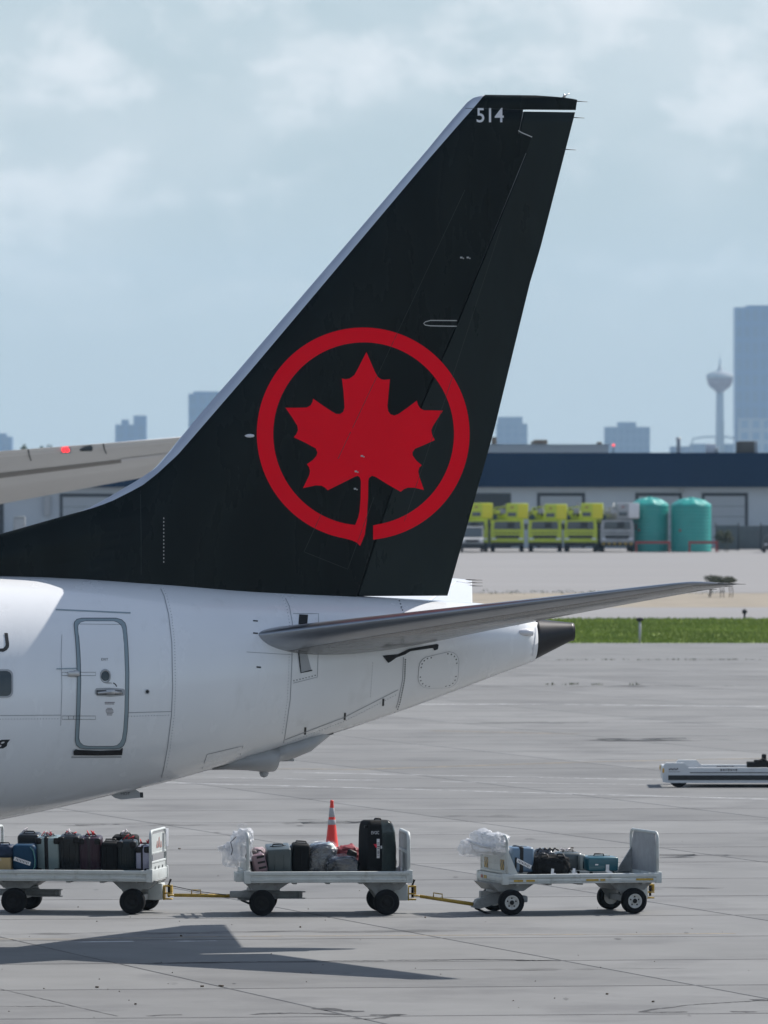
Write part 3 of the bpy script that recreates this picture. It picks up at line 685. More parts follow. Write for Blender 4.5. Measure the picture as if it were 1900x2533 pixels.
# mast, belly fairing, tail light
mast = [(268, 1962), (280, 1950), (325, 1946), (346, 1960), (353, 1960), (354, 1973), (300, 1978), (284, 1974)]
mm = MB(); mm.loft([[A(x, y, .03) for x, y in mast], [A(x, y, -.03) for x, y in mast]], smooth=False); ma = mm.build('drain_mast', M['fairing'], fus, bev=.008)
place_text('HOT', 10, 310, 1964, lambda x, y: A(x, y, .034), 'mast_lettering', M['seam_d'], ma, 1.1)
mm = MB(); mm.loft([[A(x, y, l) for x, y in ((346, 1960), (354, 1960), (354.5, 1973.5), (347, 1973))] for l in (.034, -.034)], smooth=False); mm.build('mast_tip', M['ink'], ma)
bel = [(515, 1905), (560, 1904), (608, 1906), (651, 1910), (674, 1909), (674.5, 1890), (694, 1883), (722, 1877), (760, 1861), (787, 1840), (812, 1822), (825, 1814)]
mm = MB(); rings = []
for px, py in bel:
    c = A(px, py, 0); t = c.x; zs = zb_f(t) + .16; w = .03 + min(.34, 2.2 * max(0.0, zs - c.z - .13))
    rings.append([Vector((t, w*1.25*math.cos(a), c.z + (zs - c.z) * (1 + math.sin(a)) / 2 if True else 0)) for a in np.linspace(0, 2*math.pi, 19)[:-1]])
mm.loft(rings); bf = mm.build('belly_fairing', M['fairing'], fus)
mm = MB(); p = A(653, 1912, 0); mm.lathe([(.005, -.07), (.05, -.05), (.07, -.01), (.07, .05)], p, 14); mm.box(A(711, 1884, 0) + Vector((0, 0, .02)), (.20, .05, .035), .01); mm.build('drain', M['fairing'], bf)
seam([(526, 1902), (600, 1882), (690, 1855), (760, 1834), (825, 1814)], 3.2, 'seam_d', 'fairing_edge'); mb = MB()
for i in range(9): mb.box(FS(575 + i*27, 1893 - i*8.2, .02) + Vector((0, -.02, -.03)), (.016, .016, .016))
tag(mb.build('rivet', M['seam_d'], bf), kind='stuff')
mm = MB(); c = FS(1302, 1564, 0); mm.loft([[c + Vector((x, -.07*s*math.cos(a) - .01, .055*s*math.sin(a))) for a in np.linspace(0, 2*math.pi, 13)[:-1]] for x, s in ((-.14, .25), (-.1, .75), (-.02, 1), (.09, 1), (.10, .2))]); mm.build('tail_light', M['decal'], fus)
mm = MB(); p = A(1185, 1584, .45); mm.tube([p, p + Vector((0, 0, -.12)), p + Vector((.12, 0, -.06))], .008, 6); mm.build('drain_tube', M['ink'], fus)
# forward parts of the aircraft that carry it, ahead of the picture
def wing_ring(lat, t0, c, z, th, side): return [Vector((t0 + c*u, -lat*side, z + th*naca(u)*.5)) for u in (0, .02, .1, .3, .6, .9, 1)] + [Vector((t0 + c*u, -lat*side, z - th*naca(u)*.5)) for u in (.9, .6, .3, .1, .02)]
for side in (1, -1):
    MB().loft([wing_ring(l, t, c, z, th, side) for l, t, c, z, th in ((.5, -22, 7.4, 2.1, .8), (6, -18.6, 4.2, 2.6, .45), (17, -13.4, 1.3, 3.7, .12))]).build('wing', M['stab'], jet)
    mm = MB(); mm.cyl((-16.3, 2.86*side, 2.0), (-16.3, 2.86*side, .55), .12, .10, 10); leg = mm.build('landing_gear_leg', M['chrome'], jet)
    for o_ in (-.3, .3): mm = MB(); mm.lathe([(.2, -.17), (.5, -.17), (.565, -.1), (.565, .1), (.5, .17), (.2, .17)], (-16.3, 2.86*side + o_, .565), 24, axis='y'); mm.build('wheel', mat('aircraft_tyre', (.02, .02, .02), .8) if 'tyre_a' not in M else M['tyre_a'], leg)
mm = MB(); mm.cyl((-31, 0, 2.0), (-31, 0, .35), .09, .08, 10); leg = mm.build('landing_gear_leg', M['chrome'], jet)
for o_ in (-.2, .2): mm = MB(); mm.lathe([(.1, -.1), (.3, -.1), (.345, -.06), (.345, .06), (.3, .1), (.1, .1)], (-31, o_, .345), 20, axis='y'); mm.build('wheel', M['black'], leg)

# ---------------------------------------------------------------- baggage carts
M['cartw'] = mat('worn_cart_paint', (.50, .53, .52), .5, var=.10, vscale=4, dirt=((.20, .19, .16), 6, .55, .80, .7))
M['cartd'] = mat('grey_cart_steel', (.30, .31, .31), .55, var=.15, vscale=5, dirt=((.10, .09, .08), 7, .5, .8, .7))
M['deck'] = mat('deck_plate', (.22, .23, .24), .5, metal=.4, var=.15, vscale=6)
M['tyre'] = mat('solid_rubber_tyre', (.009, .009, .010), .9, spec=.15, var=.2, vscale=8)
M['rimd'] = mat('dirty_dark_rim', (.015, .015, .015), .8, spec=.2)
M['rimw'] = mat('white_steel_rim', (.55, .55, .53), .5, var=.1, vscale=12, dirt=((.2, .17, .14), 18, .5, .8, .6))
M['yel'] = mat('yellow_hitch_paint', (.42, .27, .03), .5, var=.15, vscale=8, dirt=((.08, .06, .03), 10, .5, .8, .7))
M['hose'] = mat('black_cable', (.02, .02, .02), .6)
M['orange'] = mat('brick_red_mark', (.30, .07, .045), .5)
def wheel_parts(root, x, y, out, rim, steer=0.0):
    """one wheel: tyre with a rim; out = -1 when the outer face looks towards the camera"""
    mb = MB(); mb.lathe([(.115, -.075), (.165, -.085), (.19, -.075), (.20, -.045), (.20, .045), (.19, .075), (.165, .085), (.115, .075)], n=32, axis='y', caps=False)
    mb.lathe([(.115, -.075), (.115, .075)], n=24, axis='y', caps=False)
    t = mb.build('wheel', M['tyre'], root, (x, y, .20)); t.rotation_euler.z = steer
    mb = MB(); s = out
    mb.lathe([(.116, .06*s), (.112, .072*s), (.095, .07*s), (.088, .045*s), (.05, .04*s), (.045, .062*s), (.0, .064*s)], n=24, axis='y', caps=False)
    mb.lathe([(.116, -.06*s), (.09, -.04*s), (0, -.04*s)], n=20, axis='y', caps=False)
    r = mb.build('rim', rim, t)
    mb = MB()
    for k in range(5):
        a = 2*math.pi*k/5 + .3; mb.box((.068*math.cos(a), .045*s, .068*math.sin(a)), (.022, .012, .022), .004)
        mb.cyl((.03*math.cos(a), .064*s, .03*math.sin(a)), (.03*math.cos(a), .072*s, .03*math.sin(a)), .007, n=6)
    mb.cyl((0, .05*s, 0), (0, .075*s, 0), .04, .034, 12)
    mb.build('hub', M['rimd'], t); return t
def rack_frame(root, x, side, h, hw=.70, name='end_rack', r=.024):
    mb = MB(); z0 = .53; pts = [(x, -hw, z0), (x, -hw, h - .10)] + [(x, -hw + .10 - .10*math.cos(a), h - .10 + .10*math.sin(a)) for a in (.5, 1.05, 1.57)]
    pts += [(x, -p[1], p[2]) for p in pts[::-1]]; mb.tube(pts, r, 8)
    return mb.build(name, M['cartw'], root)
def cart(center, yaw, style, label):
    """style: L deck length; wb axle positions; details of each cart"""
    root = empty('baggage_cart', center, yaw); tag(root, label, 'baggage cart', 'baggage carts coupled in a train')
    L0, L1, zt, zb, hw = style['x0'], style['x1'], style['zt'], style['zb'], .75
    mb = MB(); mb.box(((L0+L1)/2, 0, zt - .09), (L1 - L0 - .08, 2*hw - .08, .05)); mb.build('deck', M['deck'], root)
    for s in (-1, 1):
        mb = MB(); zc = (zt + zb) / 2
        mb.box(((L0+L1)/2, s*(hw - .02), zt - .03), (L1 - L0 - .02, .06, .06), .012); mb.box(((L0+L1)/2, s*(hw - .03), zc - .02), (L1 - L0 - .04, .03, zt - zb - .03), .004)
        mb.box(((L0+L1)/2, s*(hw - .025), zb + .045), (L1 - L0 - .02, .055, .05), .010)
        mb.box(((L0+L1)/2, s*(hw - .04), zb + .008), (L1 - L0 - .02, .08, .016), .004); sr = mb.build('side_rail', M['cartw'], root)
        if s < 0:
            for (a, b) in style.get('reflect', ()):
                mb = MB(); mb.box(((a+b)/2, -(hw + .0045), zb + .047), (b - a, .006, .032)); mb.build('reflector_strip', M['yel'], sr)
        for xx in (L0 + .03, L1 - .03):
            mb = MB(); mb.box((xx, s*(hw - .03), zc), (.10, .075, zt - zb + .03), .008); mb.build('corner_post', M['cartw'], root)
    for xx in (L0 + .02, L1 - .02):
        mb = MB(); mb.box((xx, 0, (zt+zb)/2), (.06, 2*hw - .1, zt - zb), .008); mb.build('end_beam', M['cartw'], root)
    mb = MB()
    for k in range(5): xx = L0 + (L1 - L0) * (k + .5) / 5; mb.box((xx, 0, zb + .0), (.06, 2*hw - .14, .06))
    mb.build('cross_member', M['cartd'], root)
    xf, xr = style['xf'], style['xr']; st = style.get('steer', 0.0)
    # front axle: turntable, bolster, axle
    mb = MB(); mb.prism([(xf - .33, zb), (xf + .36, zb), (xf + .36, zb - .02), (xf + .20, zb - .125), (xf - .20, zb - .125)], -.5, .5); mb.cyl((xf, 0, zb - .11), (xf, 0, zb - .16), .26, n=20); mb.build('turntable', M['cartd'], root)
    mb = MB(); rot = Matrix.Rotation(st, 3, 'Z'); mb.box(Vector((xf, 0, .27)), (.13, 1.16, .14), .01, rot=rot)
    for off, ln in (((0.3, .62), (-.32, .40)) if not style.get('plain') else ((-.16, .40),)): mb.box(Vector((xf, 0, .30)) + rot @ Vector((off, .0, 0)), (ln, .16, .10), .01, rot=rot)
    mb.build('front_axle', M['cartd'], root)
    mb = MB()   # channel that reaches back from the axle
    if style.get('plain'): mb.box(Vector((xf, 0, .24)) + rot @ Vector((.24, -.35, 0)), (.12, .30, .10), .02, rot=rot)
    else:
      for z in (.345, .245): mb.box(Vector((xf, 0, z)) + rot @ Vector((.42, -.12, 0)), (.48, .12, .014), rot=rot)
      mb.box(Vector((xf, 0, .295)) + rot @ Vector((.36, -.07, 0)), (.36, .014, .10), rot=rot); mb.cyl(Vector((xf, 0, .25)) + rot @ Vector((.56, -.12, 0)), Vector((xf, 0, .34)) + rot @ Vector((.56, -.12, 0)), .018, n=8)
    mb.build('drawbar_channel', M['cartd'], root)
    for s in (-1, 1):
        p = Vector((xf, 0, 0)) + rot @ Vector((0, s*.66, 0)); wheel_parts(root, p.x, p.y, s, style['rim'], st); wheel_parts(root, xr, s*.66, s, style['rim'])
    mb = MB(); mb.prism([(xr - .36, zb), (xr + .36, zb), (xr + .22, zb - .13), (xr - .22, zb - .13)], -.5, .5); mb.box((xr, 0, .22), (.10, 1.16, .10), .01)
    for s in (-1, 1): mb.prism([(xr - .30, zb), (xr + .16, zb), (xr + .06, .17), (xr - .06, .17)], s*.50 - .012, s*.50 + .012)
    mb.build('rear_axle', M['cartd'], root)
    mb = MB(); mb.box((xr + .27, 0, .33), (.22, .30, .26), .012); mb.build('coupling_box', M['cartw'], root)
    # rear hitch: a yellow claw with a pin
    hx = xr + .385; mb = MB(); mb.box((hx + .01, 0, .31), (.02, .16, .23), .004)
    for z in (.415, .30, .21): mb.box((hx + .07, 0, z), (.13, .12, .022), .004)
    mb.box((hx + .12, 0, .37), (.03, .12, .11), .006); h = mb.build('rear_hitch', M['yel'], root)
    mb = MB(); mb.cyl((hx + .08, 0, .24), (hx + .08, 0, .44), .020, n=8); mb.cyl((hx + .08, 0, .44), (hx + .11, 0, .52), .014, .02, n=6); mb.build('hitch_pin', M['rimd'], h)
    return root
def cart_at(px, near_py, yaw, style, label):
    D = gd(near_py); p = Vector(((px - CX) / F * D, D, 0)); v = Vector((-math.sin(yaw), math.cos(yaw), 0))
    return cart(p + v * .745, yaw, style, label)
dark_style = dict(x0=-1.40, x1=1.42, zt=.685, zb=.515, xf=-.93, xr=.94, rim=M['rimd'])
c1 = cart_at(178, 2261.5, R(-8), dict(dark_style, x1=1.25), 'cart with a row of upright suitcases under the tail, white end rack with red marks')
c2 = cart_at(808, 2265.5, R(5), dict(dark_style, x0=-1.26, x1=1.32, steer=R(-6)), 'cart carrying a tall black travel bag and plastic wrapped bags, orange cone behind it')
c3 = cart_at(1424, 2263.0, R(15), dict(x0=-1.16, x1=1.38, zt=.635, zb=.49, xf=-.97, xr=.97, rim=M['rimw'], steer=R(-4), plain=True,
             reflect=((-1.0, -.85), (-.80, -.66), (.17, .37), (.40, .48), (.98, 1.26))), 'cart with white wheel rims and an empty tall grey end panel')
def on_cart(c, px, ly, z=0.0):
    k = (px - CX) / F; s, cc = math.sin(c.rotation_euler.z), math.cos(c.rotation_euler.z); Cx, Cy = c.location.x, c.location.y
    lx = (k * (Cy + ly*cc) - Cx + ly*s) / (cc - k*s); return c.location + Vector((lx*cc - ly*s, lx*s + ly*cc, z)), lx
def to_local(root, p): return wmat(root).inverted() @ Vector(p)
# end racks
def rack_panel(root, rk, x, poly, m=None, th=.012): mb = MB(); mb.prism(poly, x - th, x + th, 'x'); return mb.build('rack_panel', m or M['cartw'], rk)
def bars(root, rk, x, zs, hw=.68, r=.018):
    for z in zs: mb = MB(); mb.box((x, 0, z), (.03, 2*hw, .035), .006); mb.build('cross_bar', M['cartw'], rk)
rk = rack_frame(c1, 1.23, 1, 1.29); bars(c1, rk, 1.23, (.94, .80))
rack_panel(c1, rk, 1.23, [(-.64, .95), (.64, .95), (.64, 1.18), (.55, 1.24), (-.55, 1.24), (-.64, 1.18)], M['cartw']); rack_panel(c1, rk, 1.23, [(-.64, .56), (.64, .56), (.64, .78), (-.64, .78)], M['cartw'])
mb = MB()
for yy, z, w, h in ((-.16, 1.07, .10, .11), (.02, 1.10, .12, .16), (.20, 1.06, .10, .10)): mb.prism([(yy - w/2, z - h/2), (yy + w/2, z - h/2), (yy + w*.2, z + h/2), (yy - w*.1, z + h*.4)], 1.244, 1.248, 'x')
mb.build('red_mark', M['orange'], rk)
mb = MB()
for yy in (-.36, -.02, .32): mb.prism([(yy - .08, .60), (yy - .01, .60), (yy + .08, .73), (yy, .73)], 1.244, 1.248, 'x')
mb.build('black_mark', M['ink'], rk)
mb = MB(); mb.box((1.29, .5, 1.15), (.02, .22, .28), .01); mb.build('plastic_flap', mat('cloudy_plastic', (.6, .62, .66), .3, alpha=.6), rk)
rk = rack_frame(c1, -1.37, -1, 1.31); bars(c1, rk, -1.37, (.94, .80))
rk = rack_frame(c2, 1.28, 1, 1.27, .70, r=.03); rack_panel(c2, rk, 1.28, [(-.66, .56), (.66, .56), (.66, 1.15), (.57, 1.235), (-.57, 1.235), (-.66, 1.15)], M['cartd'], .006)
mb = MB(); mb.box((1.262, 0, .76), (.03, .10, .42)); mb.box((1.262, 0, .98), (.03, 1.3, .04)); mb.build('stiffener', M['cartw'], rk)
rk = rack_frame(c2, -1.22, -1, 1.27); rack_panel(c2, rk, -1.22, [(-.64, .56), (.64, .56), (.64, .86), (-.64, .86)]); bars(c2, rk, -1.22, (1.05,))
mb = MB(); mb.box((-1.33, -.45, .60), (.16, .40, .15), .01); mb.build('brake_box', M['cartw'], c2)
gp = mat('grey_end_panel', (.27, .28, .30), .5, metal=.3, var=.12, vscale=6, dirt=((.14, .14, .14), 7, .5, .8, .5))
rk = rack_frame(c3, 1.34, 1, 1.26, .72); rack_panel(c3, rk, 1.34, [(-.55, .56), (.58, .56), (.68, .66), (.68, 1.02), (.56, 1.235), (-.56, 1.235), (-.68, 1.02), (-.68, .62)], gp, .008)
mb = MB(); mb.prism([(1.33, .60), (1.33, .98), (1.12, .66), (1.12, .60)], .66, .70); mb.build('gusset', M['cartd'], rk)
rk = rack_frame(c3, -1.10, -1, 1.23, .72); rack_panel(c3, rk, -1.10, [(-.68, .62), (.68, .62), (.68, .97), (-.68, .97)]); bars(c3, rk, -1.125, (1.07, .665))
mb = MB(); mb.prism([(-1.09, .60), (-1.09, 1.02), (-.92, .62)], -.73, -.70); mb.build('gusset', M['cartw'], rk)
def haz(mat_i, t): return t
hazm = bpy.data.materials.new('hazard_stripes'); hazm.use_nodes = True; _n, _l = hazm.node_tree.nodes, hazm.node_tree.links
_t = _n.new('ShaderNodeTexCoord'); _m = _n.new('ShaderNodeMapping'); _m.inputs['Rotation'].default_value = (R(40), 0, 0); _w = _n.new('ShaderNodeTexWave'); _w.bands_direction = 'Y'; _w.inputs['Scale'].default_value = 4.2
_r = _n.new('ShaderNodeValToRGB'); _r.color_ramp.interpolation = 'CONSTANT'; _r.color_ramp.elements[0].color = (.02, .02, .015, 1); _r.color_ramp.elements[1].color = (.45, .29, .02, 1); _r.color_ramp.elements[1].position = .5
_l.new(_t.outputs['Object'], _m.inputs[0]); _l.new(_m.outputs[0], _w.inputs[0]); _l.new(_w.outputs['Fac'], _r.inputs[0]); _l.new(_r.outputs[0], _n['Principled BSDF'].inputs['Base Color'])
for yy in (.42, -.50): mb = MB(); mb.box((-1.117, yy, .78), (.006, .20, .16)); mb.build('hazard_plate', hazm, rk)
mb = MB(); mb.box((-1.15, 0, .56), (.07, 1.42, .09), .012); bm_ = mb.build('bumper', M['cartw'], c3)
for yy, w, m in ((.42, .10, M['orange']), (.22, .16, M['yel'])): mb = MB(); mb.box((-1.188, yy, .565), (.006, w, .05)); mb.build('reflector_strip', m, bm_)
mb = MB(); mb.box((-1.0, -.1, .42), (.34, .55, .10), .01); mb.box((-1.03, -.38, .40), (.16, .02, .06)); mb.build('bolster', M['cartd'], c3)
def drawbar(root, p0, p1, xf):
    a, b = to_local(root, p0), to_local(root, p1); mb = MB(); d = (b - a).normalized()
    mb.cyl(a + d*.06, b, .026, .030, 8); mb.lathe([(.03, -.012), (.055, -.012), (.055, .012), (.03, .012)], a + d*.01, 12); db = mb.build('drawbar', M['yel'], root)
    m = a.lerp(b, .38); mb = MB(); mb.tube([m + d*(-.07), m + d*(-.07) + Vector((0, 0, .085)), m + d*.07 + Vector((0, 0, .085)), m + d*.07], .011, 6); mb.build('grab_handle', M['yel'], db)
    mb = MB(); e = Vector((xf + .05, 0, .28)); t = (e - b).normalized(); mb.prism([(b.x - .02, b.z - .05), (b.x + .05, b.z + .08), (b.x + .22, b.z + .12), (e.x, e.z + .12), (e.x, e.z - .07), (b.x + .1, b.z - .07)], b.y - .07, b.y + .07)
    mb.build('drawbar_pivot', M['cartd'], db)
    mb = MB(); mb.tube([b + Vector((.04, .02, -.06)), b + Vector((.22, .02, -.14)), b + Vector((.40, .02, -.20))], .018, 6); mb.build('drawbar_spring', M['rimd'], db)
drawbar(c2, W(421, 2214.5, 132.6), W(590, 2217, 132.6), -.93)
drawbar(c3, W(1030, 2216, 132.6), W(1170, 2237, 132.4), -.97)
mb = MB(); a, b = to_local(c2, W(418, 2190, 132.55)), to_local(c2, W(560, 2214, 132.5)); mb.tube([a, a.lerp(b, .5) + Vector((0, 0, -.02)), b], .006, 5); mb.build('safety_cable', M['hose'], c2)

# ---------------------------------------------------------------- luggage
def fab(name, col, rough=.5, coat=0.0): return mat(name, col, rough, coat=coat, spec=.2, var=.18, vscale=9, bump=.15, bscale=60)
TAGW = mat('white_paper_tag', (.75, .75, .76), .6, var=.05); TAGK = mat('tag_print', (.12, .12, .13), .6)
RIB = mat('red_ribbon', (.6, .02, .03), .6); RIBW = mat('pale_ribbon', (.72, .66, .68), .6); BLK = mat('black_plastic', (.008, .008, .009), .45, spec=.3); CHR = M['chrome']
def bag_root(name, cat, c, px, ly, z, label, yaw=0.0, tilt=0.0, roll=0.0, group='bags loaded on the carts'):
    p, _ = on_cart(c, px, ly, z); o = empty(name, p, c.rotation_euler.z + yaw, tilt, roll); tag(o, label, cat, group); return o
def suitcase(c, px0, px1, h, d, ly, m, label, z=.60, yaw=0.0, tilt=R(10), roll=0.0, ribs=0, band=None, guards=False, cat='suitcase', tagk=None, name='suitcase', bev=.05, wheels=True, handle=True):
    w = (px1 - px0) / 159.0; r = bag_root(name, cat, c, (px0 + px1) / 2, ly, z, label, yaw, tilt, roll)
    mb = MB(); mb.box((0, 0, h/2 + .03), (w, d, h - .06), bev, 3); sh = mb.build('shell', m, r)
    mb = MB(); mb.tube([(-w/2 - .002, 0, .10), (-w/2 - .002, 0, h - .09), (-w/2 + .07, 0, h + .001), (w/2 - .07, 0, h + .001), (w/2 + .002, 0, h - .09), (w/2 + .002, 0, .10)], .008, 6); mb.build('zip', BLK, r)
    for k in range(ribs):
        x = -w/2 + w * (k + .8) / (ribs + .6); mb = MB(); mb.box((x, -d/2 - .001, h/2 + .03), (.02, .014, h - .22), .006); mb.build('rib', m, r)
    if band:
        mb = MB(); b0 = -w*.06; mb.box((b0, 0, h/2 + .03), (w*.19, d + .012, h - .04), .02, 2); mb.build('strap', band, r)
    if handle:
        mb = MB(); mb.tube([(-.085, 0, h - .01), (-.075, 0, h + .032), (.075, 0, h + .032), (.085, 0, h - .01)], .012, 6); mb.build('handle', BLK, r)
    if guards:
        for sx in (-1, 1):
            for z_ in (.07, h - .05): mb = MB(); mb.box((sx*(w/2 - .045), -d/2 + .01, z_), (.10, .05, .10), .022, 2); mb.build('corner_guard', BLK, r)
    if wheels:
        for sx in (-1, 1): mb = MB(); mb.cyl((sx*(w/2 - .07) - .02, -d/2 + .06, .025), (sx*(w/2 - .07) + .02, -d/2 + .06, .025), .028, n=10); mb.build('caster', BLK, r)
    if tagk:
        for kind, x, z_, a in tagk:
            if kind == 'paper':
                mb = MB(); ro = Matrix.Rotation(a, 3, 'Y'); mb.box((x, -d/2 - .012, z_), (.27, .004, .06), rot=ro); t = mb.build('paper_tag', TAGW, r)
                mb = MB()
                for q in range(9): mb.box(Vector((x, -d/2 - .0150, z_)) + ro @ Vector((-.10 + q*.025, 0, 0)), (.008 + .006*(q % 2), .002, .035), rot=ro)
                mb.build('tag_print', TAGK, t)
            else:
                mb = MB()
                for q in range(3):
                    dx = random.uniform(-.05, .05); mb.tube([(x + dx, 0, h + .02), (x + dx + random.uniform(-.04, .04), -.03, h + random.uniform(.05, .10)), (x + dx + random.uniform(-.08, .08), -.05, h + random.uniform(.01, .05))], .008, 5)
                mb.build('ribbon', RIB if kind == 'red' else RIBW, r)
    return r
def lump(name, m, parent, size, seed, amp=.12, fr=3.0, sub=4, crease=.0, loc=(0, 0, 0), flat=.0):
    bm = bmesh.new(); bmesh.ops.create_icosphere(bm, subdivisions=sub, radius=1.0)
    from mathutils import noise as ns
    for v in bm.verts:
        n = v.co.normalized(); q = Vector((abs(n.x)**.62 * math.copysign(1, n.x), abs(n.y)**.62 * math.copysign(1, n.y), abs(n.z)**.62 * math.copysign(1, n.z)))
        d = ns.noise(n * fr + Vector((seed, 0, 0))) * amp + (abs(ns.noise(n * fr * 2.7 + Vector((0, seed, 0)))) - .2) * crease
        v.co = Vector((q.x * size[0] / 2, q.y * size[1] / 2, q.z * size[2] / 2)) * (1 + d)
        if v.co.z < -size[2] * .45: v.co.z = -size[2] * .45
        v.co += Vector(loc)
    me = bpy.data.meshes.new(name); bm.to_mesh(me); bm.free(); me.materials.append(m)
    for p in me.polygons: p.use_smooth = True
    o = bpy.data.objects.new(name, me); COL.objects.link(o); o.parent = parent; return o
film = bpy.data.materials.new('clear_plastic_film'); film.use_nodes = True; _n, _l = film.node_tree.nodes, film.node_tree.links
_p = _n['Principled BSDF']; _p.inputs['Base Color'].default_value = (.8, .82, .86, 1); _p.inputs['Roughness'].default_value = .16; _p.inputs['Alpha'].default_value = .22; _p.inputs['Specular IOR Level'].default_value = .9
_g = _n.new('ShaderNodeTexNoise'); _g.inputs['Scale'].default_value = 9; _g.inputs['Detail'].default_value = 4; _b = _n.new('ShaderNodeBump'); _b.inputs['Strength'].default_value = .8; _b.inputs['Distance'].default_value = .05
_l.new(_g.outputs['Fac'], _b.inputs['Height']); _l.new(_b.outputs[0], _p.inputs['Normal'])
film2 = film.copy(); film2.name = 'milky_plastic_film'; film2.node_tree.nodes['Principled BSDF'].inputs['Alpha'].default_value = .42; film2.node_tree.nodes['Principled BSDF'].inputs['Roughness'].default_value = .3
_gl = _n.new('ShaderNodeBsdfGlossy'); _gl.inputs['Roughness'].default_value = .10; _tr = _n.new('ShaderNodeBsdfTransparent'); _mx = _n.new('ShaderNodeMixShader'); _mx.inputs[0].default_value = .10
_l.new(_b.outputs[0], _gl.inputs['Normal']); _l.new(_tr.outputs[0], _mx.inputs[1]); _l.new(_gl.outputs[0], _mx.inputs[2]); _l.new(_mx.outputs[0], _n['Material Output'].inputs[0])
shiny = mat('wrapped_black_bag', (.012, .016, .022), .16, coat=.6, var=.3, vscale=6, bump=.9, bscale=9)
silver = mat('glossy_wrapped_surface', (.03, .036, .045), .10, metal=.0, coat=1.0, var=.5, vscale=5, bump=.8, bscale=6)
black_f = fab('black_fabric', (.007, .0075, .008), .8); navy = fab('navy_fabric', (.02, .035, .07), .6); blue = fab('petrol_blue_fabric', (.008, .045, .095), .55)
mint = mat('mint_grey_shell', (.20, .27, .275), .3, coat=.4, var=.06, vscale=5); char = mat('charcoal_shell', (.010, .0125, .014), .35, coat=.1, spec=.3); plum = mat('plum_shell', (.036, .017, .028), .35, coat=.1, var=.1, spec=.3)
dteal = mat('dark_teal_shell', (.004, .010, .012), .35, coat=.1, spec=.3); lilac = mat('lilac_shell', (.33, .33, .42), .35, coat=.3); lblue = mat('light_blue_shell', (.09, .155, .235), .28, coat=.5, var=.08)
tealm = mat('teal_shell', (.004, .085, .115), .3, coat=.5, var=.06); slate = mat('slate_grey_shell', (.055, .075, .08), .35, coat=.2); pinkm = mat('dusty_pink_shell', (.20, .13, .15), .4, coat=.2)
# first cart
r = bag_root('cardboard_box', 'box', c1, 6, -.32, .60, 'low tan box under the navy bag at the end of the suitcase row'); mb = MB(); mb.box((0, 0, .13), (.34, .45, .26), .006); bx = mb.build('carton', mat('tan_cardboard', (.42, .31, .15), .8, var=.08, vscale=6), r)
mb = MB(); mb.box((0, 0, .2615), (.345, .05, .004)); mb.box((0, -.2275, .235), (.05, .003, .05)); mb.build('tape', mat('packing_tape', (.45, .38, .25), .3), r)
r = bag_root('travel_bag', 'bag', c1, 15, -.32, .862, 'small navy bag lying on the tan box'); lump('body', navy, r, (.32, .4, .22), 3.1, .10, loc=(0, 0, .095)); mb = MB(); mb.tube([(-.08, -.1, .17), (-.07, -.12, .23), (.07, -.12, .23), (.08, -.1, .17)], .012, 6); mb.build('handle', BLK, r)
suitcase(c1, 48, 104, .63, .30, .18, char, 'charcoal suitcase standing behind the petrol blue bag, white ribbon on its handle', tagk=(('white', -.03, 0, 0),))
r = suitcase(c1, 34, 92, .475, .30, -.34, blue, 'petrol blue soft bag with a long paper tag on its face', tilt=R(4), cat='bag', name='travel_bag', bev=.06, wheels=False, tagk=(('paper', -.02, .22, R(18)),), handle=False)
for k in range(3):
    mb = MB(); x = .165 + .013*k; mb.tube([(x - .05, -.155, .05), (x, -.16, .14), (x + .006, -.16, .25), (x - .02, -.16, .38), (x - .07, -.15, .44)], .007, 6); mb.build('piping', mat('green_piping', (.12, .34, .30), .5) if k == 1 else blue, r)
suitcase(c1, 94, 154, .60, .30, -.10, mint, 'mint grey hard suitcase with a black strap, corner guards and red ribbon', band=BLK, guards=True, tagk=(('red', .0, 0, 0), ('white', .03, 0, 0)))
suitcase(c1, 150, 203, .62, .31, -.12, char, 'glossy charcoal suitcase between the mint grey and plum ones', ribs=3, guards=True, tagk=(('red', .02, 0, 0), ('white', -.03, 0, 0)))
suitcase(c1, 200, 255, .60, .32, -.10, plum, 'plum hard suitcase with a bright red ribbon on its handle', ribs=4, band=mat('dark_plum_strap', (.02, .014, .018), .5), guards=True, tagk=(('red', .0, 0, 0),))
suitcase(c1, 280, 345, .60, .26, .30, black_f, 'black soft suitcase lowest visible behind the navy one, top handle showing', tilt=R(8), tagk=(('white', .0, 0, 0),))
suitcase(c1, 254, 297, .52, .30, -.20, black_f, 'plain black suitcase next to the plum one', tilt=R(6), ribs=2)
suitcase(c1, 294, 341, .54, .32, -.18, dteal, 'very dark teal suitcase beside the plain black one, pink ribbon on top', tilt=R(6), ribs=3, guards=True, tagk=(('red', .05, 0, 0),))
suitcase(c1, 340, 376, .46, .34, -.22, lilac, 'lilac hard suitcase with black band at the rack end of the row', tilt=R(5), band=BLK, guards=True, tagk=(('red', .02, 0, 0),))
